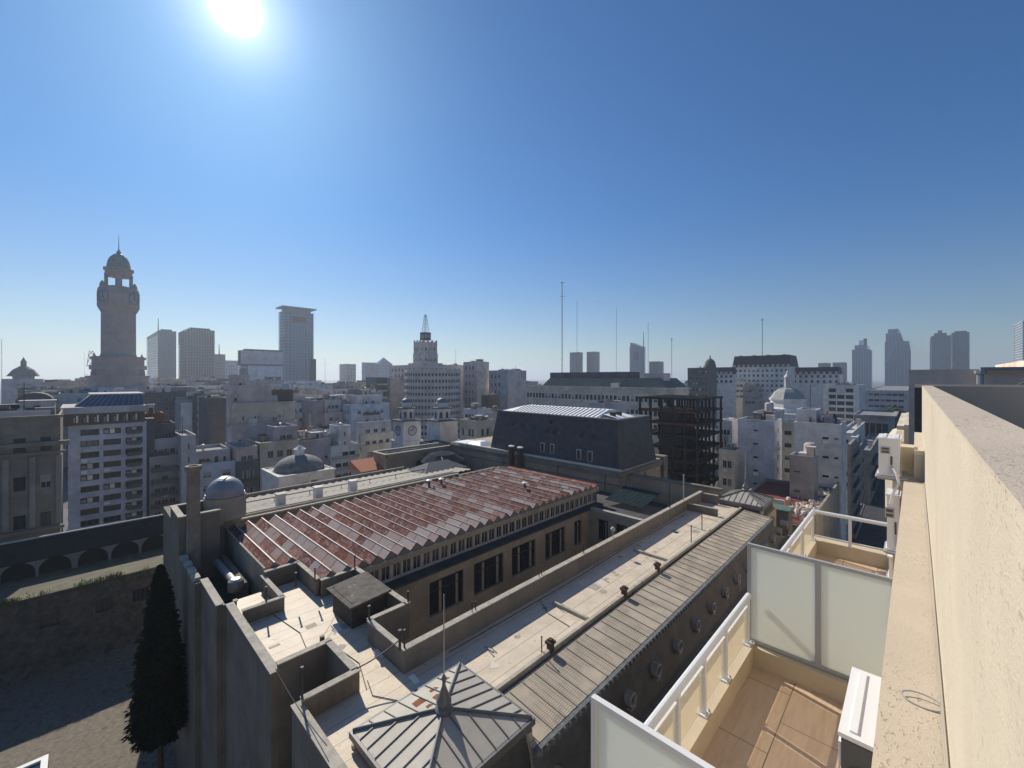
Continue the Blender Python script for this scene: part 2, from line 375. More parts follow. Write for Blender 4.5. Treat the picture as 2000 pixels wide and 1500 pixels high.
def roofstuff(root, x0, x1, y0, y1, z, items, seed=1):
    rr = random.Random(seed); base = wl(root)
    for it in items:
        cx = x0 + (x1 - x0) * rr.uniform(.2, .8); cy = y0 + (y1 - y0) * rr.uniform(.15, .6)
        s_ = min(x1 - x0, y1 - y0)
        if it == 'tank': b = M(LGR if rr.random() < .6 else STN); b.lathe(cx, cy, [(0, z + .6), (.9, z + .6), (.9, z + 2.3), (.6, z + 2.6), (0, z + 2.65)], 14); [b.box(cx + a - .08, cx + a + .08, cy + e - .08, cy + e + .08, z, z + .62) for a in (-.5, .5) for e in (-.5, .5)]; n = 'water_tank'
        elif it == 'shed':
            w, d = min(4, s_ * .35), min(3.4, s_ * .3); h = rr.uniform(2, 3); b = M(rr.choice([WHT, LGR, BEI, PNK])); b.box(cx - w / 2, cx + w / 2, cy - d / 2, cy + d / 2, z, z + h); b.box(cx - w / 2 - .15, cx + w / 2 + .15, cy - d / 2 - .15, cy + d / 2 + .15, z + h, z + h + .15); b.use(FRD).box(cx - .4, cx + .3, cy - d / 2 - .03, cy - d / 2 - .002, z + .1, z + 1.8); n = 'stair_house'
        elif it == 'mast': b = M(DMT); h = rr.uniform(3, 6); b.tube((cx, cy, z), (cx, cy, z + h), .05, 5); [b.tube((cx - .7, cy, z + h - k), (cx + .7, cy, z + h - k), .03, 4) for k in (.3, .8, 1.3)]; n = 'antenna'
        elif it == 'vent': b = M(MTL); b.lathe(cx, cy, [(.25, z), (.25, z + 1.2), (.42, z + 1.25), (.42, z + 1.4), (0, z + 1.6)], 10); n = 'vent_pipe'
        elif it == 'box': b = M(WHT); b.box(cx - .8, cx + .8, cy - .6, cy + .6, z, z + 1.1); b.box(cx + 1.2, cx + 2, cy - .5, cy + .5, z, z + .8); n = 'roof_unit'
        else: continue
        o = b.make(n); o.parent = root; o.location = -base
def clutter(root, x0, x1, y0, y1, z, seed=1, n=6):
    """low walls, boxes, pipes and drying frames that crowd every old roof"""
    rr = random.Random(seed); base = wl(root); w, d = x1 - x0, y1 - y0
    if w < 4 or d < 4: return
    for i in range(n):
        q = rr.random(); cx = x0 + w * rr.uniform(.12, .88); cy = y0 + d * rr.uniform(.12, .7); b = M(rr.choice([LGR, GRY, WHT, STN, BRN, DGR, PNK]))
        if q < .3: L_ = min(w * .3, 4); b.box(max(x0 + .4, cx - L_), min(x1 - .4, cx + L_), cy - .1, cy + .1, z, z + rr.uniform(.8, 1.5)); nm = 'roof_wall'
        elif q < .6: a_, e_, h_ = rr.uniform(.4, 1.3), rr.uniform(.4, 1.1), rr.uniform(.6, 2.0); cx = min(max(cx, x0 + 1.6), x1 - 1.6); b.box(cx - a_, cx + a_, cy - e_, cy + e_, z, z + h_); b.use(rr.choice([RFG, RFL, RFR])).box(cx - a_ - .1, cx + a_ + .1, cy - e_ - .1, cy + e_ + .1, z + h_, z + h_ + .08); nm = 'roof_box'
        elif q < .8: b.use(rr.choice([DMT, MTL])); h_ = rr.uniform(1, 3); b.tube((cx, cy, z), (cx, cy, z + h_), rr.uniform(.05, .14), 6); nm = 'flue'
        else: b.use(DMT); L_ = rr.uniform(1, 2); [b.tube((cx + e, cy, z), (cx + e, cy, z + 1.7), .035, 4) for e in (-L_, L_)]; [b.tube((cx - L_, cy, z + h_), (cx + L_, cy, z + h_), .025, 4) for h_ in (1.2, 1.7)]; nm = 'drying_frame'
        o = b.make(nm); o.parent = root; o.location = -base
def part(b, name, root, label=None):
    o = b.make(name); o.parent = root; o.location = -wl(root)
    if label: o['label'] = label
    return o
# ------------------------------------------------------------------ special materials of the near scene
def stucco(name, col, dark):
    m = mat(name, col, rough=.92, var=.06, scale=1.5); t = m.node_tree; n = t.nodes; l = t.links; b = n['Principled BSDF']
    co = n.new('ShaderNodeTexCoord').outputs['Object']
    v = n.new('ShaderNodeTexNoise'); v.inputs['Scale'].default_value = 48; v.inputs['Detail'].default_value = 3; v.inputs['Distortion'].default_value = 1.2
    mp = n.new('ShaderNodeMapping'); mp.inputs['Scale'].default_value = (.5, 1, 1); l.new(co, mp.inputs['Vector']); l.new(mp.outputs[0], v.inputs['Vector'])
    w = n.new('ShaderNodeTexNoise'); w.inputs['Scale'].default_value = 1.1; w.inputs['Detail'].default_value = 3; l.new(co, w.inputs['Vector'])
    q = n.new('ShaderNodeMapRange'); q.inputs['From Min'].default_value = .60; q.inputs['From Max'].default_value = .66; l.new(v.outputs['Fac'], q.inputs['Value'])
    w2 = n.new('ShaderNodeMapRange'); w2.inputs['From Min'].default_value = .4; w2.inputs['From Max'].default_value = .62; w2.inputs['To Min'].default_value = .1; w2.inputs['To Max'].default_value = .8; l.new(w.outputs['Fac'], w2.inputs['Value'])
    mm = n.new('ShaderNodeMath'); mm.operation = 'MULTIPLY'; l.new(q.outputs[0], mm.inputs[0]); l.new(w2.outputs[0], mm.inputs[1])
    x = n.new('ShaderNodeMix'); x.data_type = 'RGBA'; src = b.inputs['Base Color'].links[0].from_socket
    l.new(src, x.inputs[6]); x.inputs[7].default_value = dark + (1,); l.new(mm.outputs[0], x.inputs[0])
    wa = n.new('ShaderNodeTexNoise'); wa.inputs['Scale'].default_value = .9; wa.inputs['Detail'].default_value = 6; l.new(co, wa.inputs['Vector'])
    rs = n.new('ShaderNodeMapRange'); rs.inputs['From Min'].default_value = .45; rs.inputs['From Max'].default_value = .8; rs.inputs['To Max'].default_value = .4; l.new(wa.outputs['Fac'], rs.inputs['Value'])
    y = n.new('ShaderNodeMix'); y.data_type = 'RGBA'; l.new(x.outputs[2], y.inputs[6]); y.inputs[7].default_value = tuple(c * .72 for c in col) + (1,); l.new(rs.outputs[0], y.inputs[0])
    l.new(y.outputs[2], b.inputs['Base Color'])
    bn = n.new('ShaderNodeBump'); bn.inputs['Strength'].default_value = .35; bn.inputs['Distance'].default_value = .008; l.new(v.outputs['Fac'], bn.inputs['Height'])
    n2 = n.new('ShaderNodeTexNoise'); n2.inputs['Scale'].default_value = 220; l.new(co, n2.inputs['Vector'])
    b2 = n.new('ShaderNodeBump'); b2.inputs['Strength'].default_value = .35; b2.inputs['Distance'].default_value = .004; l.new(n2.outputs['Fac'], b2.inputs['Height']); l.new(bn.outputs[0], b2.inputs['Normal'])
    l.new(b2.outputs[0], b.inputs['Normal']); return m
STU = stucco('stucco_cream', (.60, .53, .415), (.34, .27, .19)); STL = stucco('stucco_ledge', (.56, .48, .375), (.27, .20, .14)); STC = stucco('coping_render', (.58, .49, .39), (.27, .21, .17))
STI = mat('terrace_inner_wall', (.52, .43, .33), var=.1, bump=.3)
BALW = mat('balcony_plaster', (.55, .46, .33), rough=.85, var=.07, scale=2, bump=.25, bscale=90)
ALU = mat('white_aluminium', (.70, .71, .72), rough=.35, var=.03); ALG = mat('grey_aluminium', (.38, .39, .40), rough=.4, var=.05)
def frosted(name, col, tr):
    m = bpy.data.materials.new(name); m.use_nodes = True; n = m.node_tree.nodes; l = m.node_tree.links; out = n['Material Output']; b = n['Principled BSDF']
    b.inputs['Base Color'].default_value = col + (1,); b.inputs['Roughness'].default_value = .35
    co = n.new('ShaderNodeTexCoord').outputs['Object']; z = n.new('ShaderNodeTexNoise'); z.inputs['Scale'].default_value = 1.2; l.new(co, z.inputs['Vector'])
    r = n.new('ShaderNodeMapRange'); r.inputs['To Min'].default_value = tr - .12; r.inputs['To Max'].default_value = tr + .12; l.new(z.outputs['Fac'], r.inputs['Value'])
    t = n.new('ShaderNodeBsdfTranslucent'); t.inputs[0].default_value = col + (1,); s = n.new('ShaderNodeMixShader'); l.new(r.outputs[0], s.inputs[0]); l.new(b.outputs[0], s.inputs[1]); l.new(t.outputs[0], s.inputs[2]); l.new(s.outputs[0], out.inputs['Surface']); return m
FRO = frosted('frosted_glass', (.88, .92, .88), .7); RGL = frosted('satin_railing_glass', (.66, .60, .48), .4)
nn_ = RGL.node_tree.nodes; ll_ = RGL.node_tree.links; tr_ = nn_.new('ShaderNodeBsdfTransparent'); tr_.inputs[0].default_value = (1, .97, .9, 1); mx_ = nn_.new('ShaderNodeMixShader'); mx_.inputs[0].default_value = .6
ll_.new(nn_['Material Output'].inputs['Surface'].links[0].from_socket, mx_.inputs[1]); ll_.new(tr_.outputs[0], mx_.inputs[2]); ll_.new(mx_.outputs[0], nn_['Material Output'].inputs['Surface'])
def floor_tiles():
    m = bpy.data.materials.new('wood_look_tiles'); m.use_nodes = True; n = m.node_tree.nodes; l = m.node_tree.links; b = n['Principled BSDF']; b.inputs['Roughness'].default_value = .55
    co = n.new('ShaderNodeTexCoord').outputs['Object']; br = n.new('ShaderNodeTexBrick'); br.inputs['Scale'].default_value = 1; br.inputs['Brick Width'].default_value = 1.2; br.inputs['Row Height'].default_value = .6; br.inputs['Mortar Size'].default_value = .006
    br.inputs['Color1'].default_value = (.58, .43, .30, 1); br.inputs['Color2'].default_value = (.62, .46, .33, 1); br.inputs['Mortar'].default_value = (.15, .10, .07, 1); l.new(co, br.inputs['Vector'])
    mp = n.new('ShaderNodeMapping'); mp.inputs['Scale'].default_value = (1.2, 9, 1); l.new(co, mp.inputs['Vector']); z = n.new('ShaderNodeTexNoise'); z.inputs['Scale'].default_value = 1.4; z.inputs['Detail'].default_value = 8; z.inputs['Distortion'].default_value = 1.5; l.new(mp.outputs[0], z.inputs['Vector'])
    r = n.new('ShaderNodeMapRange'); r.inputs['From Min'].default_value = .42; r.inputs['From Max'].default_value = .75; r.inputs['To Max'].default_value = .6; l.new(z.outputs['Fac'], r.inputs['Value'])
    x = n.new('ShaderNodeMix'); x.data_type = 'RGBA'; l.new(br.outputs['Color'], x.inputs[6]); x.inputs[7].default_value = (.44, .30, .20, 1); l.new(r.outputs[0], x.inputs[0]); l.new(x.outputs[2], b.inputs['Base Color']); return m
TIL = floor_tiles()
# ------------------------------------------------------------------ ground
ground_mat = mat('city_ground', (.10, .10, .095), var=.3, scale=.05, space='w')
gb = M(ground_mat); gb.face([(-6000, -6000, G), (6000, -6000, G), (6000, 6000, G), (-6000, 6000, G)]); gb.make('ground', kind='structure')
yard = M(mat('yard_gravel', (.17, .145, .115), var=.35, scale=2.5, bump=.6, bscale=9, col2=(.10, .09, .06), c2s=1.1, c2t=.56, space='w'))
yard.face([(-60, 20, G + .004), (6, 20, G + .004), (6, 68, G + .004), (-60, 68, G + .004)]); yard.make('courtyard_ground', kind='structure')
rd = M(mat('asphalt', (.055, .055, .058), var=.2, scale=.6, space='w')); rd.face([(-80, 3.6, G + .004), (900, 3.6, G + .004), (900, 9.2, G + .004), (-80, 9.2, G + .004)]); rd.make('road', kind='structure')
pv = M(mat('pavement', (.2, .195, .18), var=.2, scale=1, space='w')); pv.box(-80, 900, 2.2, 3.6, G, G + .13, 'b'); pv.box(-80, 900, 9.2, 10.5, G, G + .13, 'b'); pv.make('pavement', kind='structure')
# ------------------------------------------------------------------ the camera's own building
A = thing('apartment_building', 'cream stuccoed apartment building in the right foreground, with its rooftop parapet and balconies', 'building', (8, -3, G))
b = M(STU); b.box(-1.5, 15.2, -.302, -.122, -4.25, -.212, 'bt'); part(b, 'wall', A)
b = M(STC); b.box(-1.5, 15.203, -.304, -.1195, -.212, -.2); part(b, 'coping', A)
b = M(STU); b.box(-1.5, 10.8, -.122, .155, -4.25, -1.9, 'S'); part(b, 'ledge', A, 'wide stuccoed ledge along the foot of the parapet').data.materials[0] = STL
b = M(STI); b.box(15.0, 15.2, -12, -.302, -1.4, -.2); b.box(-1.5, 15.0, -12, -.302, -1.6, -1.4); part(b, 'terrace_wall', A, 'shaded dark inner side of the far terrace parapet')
b = M(STU); b.box(10.8, 15.2, -.122, .02, -4.25, -1.42); b.box(11.45, 11.95, .02, .33, -4.2, -1.38); part(b, 'pier', A)
b = M(mat('paint_splashed_cable', (.42, .37, .30), rough=.7)); b.tube((-1, -.108, -1.885), (10.7, -.108, -1.885), .006, 6); b.tube((-1, -.113, -1.872), (10.7, -.113, -1.872), .004, 6); part(b, 'cable', A, 'thin grey cable run along the joint of ledge and parapet')
b = M(ALG); pts = [(3.42 + .05 * math.cos(t), -.03 + .09 * math.sin(t), -1.885 + .012 * math.cos(t)) for t in [i * math.pi / 9 for i in range(19)]]; b.path(pts, .0045, 6); part(b, 'cable_tie', A)
b = M(BALW); b.box(-1.5, 12.75, -.0, 1.72, -4.6, -4.25, 't'); b.box(-1.5, 12.75, 1.72, 2.0, -4.6, -3.95); b.box(12.45, 12.75, .0, 1.718, -4.6, -3.95); b.box(6.92, 7.12, .16, 1.718, -4.25, -3.98); b.box(2.7, 2.85, .16, 1.718, -4.25, -3.98); part(b, 'balcony_slab', A)
b = M(TIL); b.box(-1.5, 12.45, .0, 1.72, -4.26, -4.246, 'bNSEW'); part(b, 'balcony_floor', A)
b = M(BEI); b.box(-1.5, 12.75, -14, 1.45, G, -4.6); part(b, 'lower_wall', A)
# railings
def railing(x0, x1, posts, label, ret=None):
    r = thing('balcony_railing', label, 'railing', (x0, 1.8, -3.95), 'white railings of the balconies')
    b = M(ALU); b.tube((x0, 1.8, -3.27), (x1, 1.8, -3.27), .045, 12)
    if ret: b.tube((x1, 1.8, -3.27), (x1 + .0, ret, -3.27), .045, 12)
    part(b, 'handrail', r)
    for i, x in enumerate(posts):
        b = M(ALU); b.box(x - .03, x + .03, 1.77, 1.83, -3.95, -3.30); b.box(x - .07, x + .07, 1.735, 1.865, -3.948, -3.93); b.use(ALG); [b.tube((x + e, 1.75, -3.93), (x + e, 1.75, -3.905), .012, 6) for e in (-.05, .05)]; part(b, 'post', r)
    for a, c in zip(posts, posts[1:]):
        b = M(RGL); b.box(a + .05, c - .05, 1.793, 1.807, -3.88, -3.40); part(b, 'glass_panel', r)
    b = M(ALU); b.box(posts[0], posts[-1], 1.78, 1.82, -3.395, -3.37); part(b, 'top_rail', r)
    return r
pz = [P(px, py, -3.27)[0] for px, py in ((1320, 1346), (1371, 1279), (1413, 1224), (1457, 1167))]
st_ = pz[1] - pz[0]; pp = [pz[0] - st_] + pz
railing(2.86, 6.98, pp, 'white tubular railing with satin glass panels on the nearer balcony')
r2 = railing(7.1, 12.5, [7.25, 8.5, 9.8, 11.1, 12.4], 'white railing turning the corner of the farther balcony', ret=.15)
for y in (1.1, .35):
    b = M(ALU); b.box(12.47, 12.53, y - .03, y + .03, -3.95, -3.30); part(b, 'post', r2)
b = M(ALU); b.box(12.485, 12.515, .15, 1.77, -3.86, -3.835); part(b, 'bottom_rail', r2)
# privacy screens
def screen(x, label, ztop, fr):
    s = thing('privacy_screen', label, 'screen', (x, 1, -3.95), 'frosted privacy screens between balconies')
    b = M(fr); y0, y1, z0, w = .16, 1.83, -3.97, .045
    b.box(x - .025, x + .025, y0, y0 + w, z0, ztop); b.box(x - .025, x + .025, y1 - w, y1, z0, ztop); b.box(x - .024, x + .024, y0 + w, y1 - w, ztop - w, ztop); b.box(x - .024, x + .024, y0 + w, y1 - w, z0, z0 + w); b.box(x - .024, x + .024, .93, .99, z0 + w, ztop - w)
    part(b, 'frame', s)
    for a, c in ((y0 + w, .93), (.99, y1 - w)):
        b = M(FRO); b.box(x - .006, x + .006, a, c, z0 + w, ztop - w); part(b, 'glass_panel', s)
screen(7.04, 'farther frosted privacy screen with two panes, between the two balconies', -2.5, ALG)
screen(2.81, 'nearer frosted privacy screen with bright white top edge, at the bottom', -2.5, ALU)
# outdoor air conditioner units
ACD = mat('ac_dark_grey', (.10, .105, .11), rough=.5, var=.1)  # plain dark grey of the unit's panels and grille backing
def ac(x0, x1, y0, y1, z0, z1, label, bracket=None, pipe=None, valve=True):
    a = thing('air_conditioner', label, 'air conditioner', ((x0 + x1) / 2, (y0 + y1) / 2, z0), 'outdoor air conditioning units')
    b = M(WMT); c_ = .02; b.box(x0 + c_, x1 - c_, y0 + c_, y1 - c_, z0, z1 - .03); b.box(x0, x1, y0, y1, z1 - .045, z1 - .01); b.box(x0, x1, y0, y1, z0 + .01, z0 + .04); b.box(x0 + .06, x1 - .06, y0 + .04, y0 + .10, z1 - .01, z1 + .004); b.box(x0 + .06, x1 - .06, y1 - .12, y1 - .07, z1 - .01, z1 + .006)
    part(b, 'casing', a)
    if valve:
        b = M(ALG); h = z1 - z0; y = (y0 + y1) / 2
        b.use(FRM).box(x0 + .008, x0 + c_ - .002, y - .02, y + .12, z0 + h * .58, z0 + h * .76); b.use(ACD).box(x0 + .004, x0 + .0078, y + .0, y + .10, z0 + h * .68, z0 + h * .73); b.box(x0 + .004, x0 + .0078, y + .0, y + .10, z0 + h * .60, z0 + h * .65)
        b.box(x0 + .006, x0 + c_ - .001, y - .05, y - .02, z0 + h * .3, z0 + h * .52); part(b, 'service_panel', a); b = M(MTL).tube((x0 - .02, y - .04, z0 + h * .25), (x0 + .02, y - .04, z0 + h * .25), .018, 8); b.tube((x0 - .02, y - .04, z0 + h * .25), (x0 - .02, y - .04, z0 + h * .1), .016, 8); part(b, 'valve', a)
    if bracket:
        b = M(ALG); b.box(x0 - .05, x1, y0 - .1, y1 + .03, z0 - .035, z0 - .004); b.box(x0, x0 + .04, -.1, y1, z0 - .07, z0 - .036); b.box(x1 - .1, x1 - .06, -.1, y1, z0 - .07, z0 - .036); part(b, 'bracket', a)
    if pipe:
        b = M(WMT); b.path(pipe, .024, 8); part(b, 'drain_pipe', a)
    return a
a = ac(10.62, 11.42, .19, .53, -1.86, -1.13, 'white air conditioner standing clear on a bracket at the far end of the ledge', True, [(10.6, .3, -1.7), (10.56, .25, -1.78), (10.56, .22, -1.95), (10.62, .3, -2.15), (10.75, .34, -2.4)])
ac(10.9, 11.5, .2, .42, -3.35, -2.25, 'tall air conditioner hung below the ledge end, above the farther railing', True)
ac(11.7, 12.3, .2, .42, -4.2, -3.7, 'lowest air conditioner, half hidden behind the farther balcony railing', True, valve=False)
a = ac(4.34, 5.41, .12, .46, -3.6, -2.9, 'nearest air conditioner with ribbed white top beside the ledge, bottom right', valve=False)
b = M(ACD); b.box(4.345, 4.358, .14, .44, -3.56, -2.96); b.use(WMT); [b.tube((4.335, .29 + rr_ * math.cos(t), -3.27 + rr_ * math.sin(t)), (4.335, .29 + rr_ * math.cos(t + .4), -3.27 + rr_ * math.sin(t + .4)), .006, 5) for rr_ in (.06, .10, .135) for t in [i * .4 for i in range(16)]]; part(b, 'fan_grille', a)
b = M(WMT); b.box(4.36, 4.5, .43, .4598, -3.2, -3.0); part(b, 'side_cover', a)
# ------------------------------------------------------------------ palace: south wing
MEM = mat('silver_roof_membrane', (.61, .52, .40), rough=.6, var=.16, scale=1.1, bump=.5, bscale=5, col2=(.30, .27, .22), c2s=2.2, c2t=.6, spec=.5)
def add_seams(m, period=1.0):
    t = m.node_tree; n = t.nodes; l = t.links; b = n['Principled BSDF']
    co = n.new('ShaderNodeNewGeometry').outputs['Position']; sx = n.new('ShaderNodeSeparateXYZ'); l.new(co, sx.inputs[0])
    a = n.new('ShaderNodeMath'); a.operation = 'PINGPONG'; a.inputs[1].default_value = period / 2; l.new(sx.outputs['Y'], a.inputs[0])
    q = n.new('ShaderNodeMath'); q.operation = 'LESS_THAN'; q.inputs[1].default_value = .018; l.new(a.outputs[0], q.inputs[0])
    x = n.new('ShaderNodeMix'); x.data_type = 'RGBA'; x.blend_type = 'MULTIPLY'; src = b.inputs['Base Color'].links[0].from_socket
    l.new(src, x.inputs[6]); x.inputs[7].default_value = (.45, .42, .38, 1); l.new(q.outputs[0], x.inputs[0]); l.new(x.outputs[2], b.inputs['Base Color'])
add_seams(MEM)
PAR = plaster('parapet_render', (.21, .195, .17), .8); PAW = plaster('palace_wall', (.38, .32, .24), .6); COP = mat('coping_stone', (.40, .37, .31), var=.25, scale=2, space='w', col2=(.16, .15, .12), c2s=1.6, c2t=.6)
S = thing('palace_building', 'south palace wing with a flat pale walkway roof beside an embossed tin strip', 'building', (30, 15, G), 'wings of the old palace below the balconies')
b = M(MEM); zf = -15.0
for (x0, x1, y0, y1) in ((6.75, 56.5, 14.5, 18.6), (6.75, 11.5, 22.5, 33), (9.3, 11.5, 18.6, 22.5), (6.95, 9.3, 18.6, 19.2), (11.5, 14.0, 22.6, 29.4)): b.box(x0, x1, y0, y1, zf - .3, zf, 'bSENW')
part(b, 'flat_roof', S)
b = M(DST)
def wall(b, x0, x1, y0, y1, zt, zb=G): b.box(x0, x1, y0, y1, zb, zt - .06, 'b')
def cope(b, x0, x1, y0, y1, zt, o=.04): b.box(x0 - o, x1 + o, y0 - o, y1 + o, zt - .06, zt)
wl_ = [(6.4, 6.75, 22.3, 31.4, -14.2, G), (6.4, 6.75, 14.5, 19.45, -14.2, G), (6.75, 9.3, 22.35, 22.6, -13.95, -24), (9.05, 9.3, 19.35, 22.35, -13.95, -24), (6.75, 9.3, 19.1, 19.35, -13.95, -24)]
wn = [(5.95, 6.3, 31.4, 36.2, -14.2, G), (6.3, 7.0, 31.2, 31.4, -14.2, G), (6.9, 9.2, 29.3, 29.5, -14.1, zf), (9.0, 9.2, 29.5, 33.6, -14.1, -17), (9.2, 11.5, 33.3, 33.5, -13.8, -17), (11.3, 11.5, 29.6, 33.3, -13.8, zf), (11.5, 14.1, 29.15, 29.35, -13.8, zf)]
for w in wl_ + wn: wall(b, *w)
part(b, 'outer_wall', S, 'streaked bare west wall with a deep open light well')
b = M(PAR)
inn = [(13.85, 14.1, 22.4, 29.15, -13.8, -16), (11.5, 13.85, 22.4, 22.62, -13.8, -16), (11.4, 11.62, 18.9, 22.4, -13.8, -16), (11.4, 43, 18.6, 18.9, -13.75, -16), (43.2, 52.5, 18.6, 18.9, -13.75, -16), (47.9, 48.1, 15.4, 18.6, -14.2, zf), (52.3, 52.5, 16.8, 18.6, -13.9, zf)]
inn[3] = (11.4, 52.5, 18.6, 18.9, -13.75, -16); inn.pop(4)
for w in inn: wall(b, *w)
part(b, 'parapet', S)
b = M(COP)
for w in wl_ + wn + inn: cope(b, *w[:5], o=.05 if w[1] - w[0] < 1 or w[3] - w[2] < 1 else 0)
b.box(13.3, 52.8, 14.3, 14.5, -15.1, -14.82); part(b, 'coping', S)
b = M(PAW); b.box(6.76, 58, 11.0, 14.3, G, -18.78, 'b'); b.box(6.76, 58, 12.0, 14.3, -18.78, -15.5, 'b'); part(b, 'street_wall', S)
# ribbed tin strip
TIN = mat('pressed_tin', (.44, .38, .30), rough=.75, var=.15, scale=.8, space='w', col2=(.33, .30, .25), c2s=.5)
t = TIN.node_tree; n = t.nodes; l = t.links
co = n.new('ShaderNodeNewGeometry').outputs['Position']; br = n.new('ShaderNodeTexBrick'); br.offset = .37; br.inputs['Scale'].default_value = 1; br.inputs['Brick Width'].default_value = .11; br.inputs['Row Height'].default_value = .3; br.inputs['Mortar Size'].default_value = .018; br.inputs['Color1'].default_value = (1, 1, 1, 1); br.inputs['Color2'].default_value = (1, 1, 1, 1); br.inputs['Mortar'].default_value = (.5, .48, .45, 1)
mp = n.new('ShaderNodeMapping'); mp.inputs['Rotation'].default_value = (0, 0, R(90)); l.new(co, mp.inputs['Vector']); l.new(mp.outputs[0], br.inputs['Vector'])
zz = n.new('ShaderNodeTexNoise'); zz.inputs['Scale'].default_value = .45; l.new(co, zz.inputs['Vector']); q = n.new('ShaderNodeMapRange'); q.inputs['From Min'].default_value = .42; q.inputs['From Max'].default_value = .5; l.new(zz.outputs['Fac'], q.inputs['Value'])
x = n.new('ShaderNodeMix'); x.data_type = 'RGBA'; x.blend_type = 'MULTIPLY'; src = n['Principled BSDF'].inputs['Base Color'].links[0].from_socket; l.new(src, x.inputs[6]); l.new(br.outputs['Color'], x.inputs[7]); l.new(q.outputs[0], x.inputs[0]); l.new(x.outputs[2], n['Principled BSDF'].inputs['Base Color'])
b = M(TIN); b.face([(13, 11.35, -15.3), (52.8, 11.35, -15.3), (52.8, 14.1, -15.03), (13, 14.1, -15.03)])
b.use(mat('tin_seam', (.36, .34, .30), rough=.7)); x_ = 13.4
while x_ < 52.7:
    b.face([(x_ - .014, 11.35, -15.255), (x_ + .014, 11.35, -15.255), (x_ + .014, 14.0, -14.985), (x_ - .014, 14.0, -14.985)]); b.face([(x_ - .014, 11.35, -15.3), (x_ - .014, 11.35, -15.255), (x_ - .014, 14.0, -14.985), (x_ - .014, 14, -15.03)]); b.face([(x_ + .014, 11.35, -15.3), (x_ + .014, 14.0, -15.03), (x_ + .014, 14.0, -14.985), (x_ + .014, 11.35, -15.255)])
    x_ += .9
part(b, 'tin_roof', S, 'embossed tin roof strip with standing seams')
b = M(mat('lead_moulding', (.13, .14, .15), var=.4, scale=5, bump=.8, bscale=14)); b.box(13, 53, 11.12, 11.35, -15.62, -15.32); [b.lathe(13.2 + i * .4, 11.1, [(0, -15.62), (.1, -15.55), (.12, -15.45), (.08, -15.35), (0, -15.32)], 6) for i in range(98)]; part(b, 'eaves_moulding', S)
b = M(SLT); b.face([(13, 10.75, -18.5), (53, 10.75, -18.5), (53, 11.3, -15.6), (13, 11.3, -15.6)]); part(b, 'mansard_slope', S)
b = M(mat('stone_cornice', (.13, .13, .125), var=.3, scale=2)); b.box(6, 58, 10.15, 10.88, -18.75, -18.5); b.box(6, 58, 10.3, 10.85, -19.2, -18.76); part(b, 'cornice', S)
ZND = mat('dark_zinc', (.15, .155, .16), rough=.5, var=.2, metal=.3)
def oculus(x):
    y, z = 10.78, -17.0; b = M(mat('dormer_lead', (.25, .255, .26), rough=.6, var=.25, scale=3)); n_ = 20
    def rng(r0, r1, ya, yb):
        for i in range(n_):
            a0, a1 = 2 * math.pi * i / n_, 2 * math.pi * (i + 1) / n_
            p = [(x + r0 * math.cos(a0), ya, z + r0 * math.sin(a0)), (x + r0 * math.cos(a1), ya, z + r0 * math.sin(a1)), (x + r1 * math.cos(a1), yb, z + r1 * math.sin(a1)), (x + r1 * math.cos(a0), yb, z + r1 * math.sin(a0))]; b.face(p, True)
    rng(.36, .36, y + .6, y - .08); rng(.36, .31, y - .08, y - .13); rng(.31, .25, y - .13, y - .08); rng(.25, .25, y - .08, y + .05)
    b.box(x - .26, x + .26, y - .1, y + .3, z - .47, z - .40)
    o = part(b, 'round_dormer', S); g = MB().use(GLD); g.face([(x + .27 * math.cos(2 * math.pi * i / n_), y + .05, z + .27 * math.sin(2 * math.pi * i / n_)) for i in range(n_)]); g.use(ZND).box(x - .015, x + .015, y + .02, y + .045, z - .27, z + .27); part(g, 'pane', o)
ox = [P(px, py, -17)[0] for px, py in ((1238, 1368), (1286, 1311), (1327, 1260), (1362, 1220), (1392, 1186), (1420, 1155), (1440, 1130))]
sp_ = (ox[-1] - ox[0]) / 6
for i in range(-2, 13): oculus(ox[0] + sp_ * i)
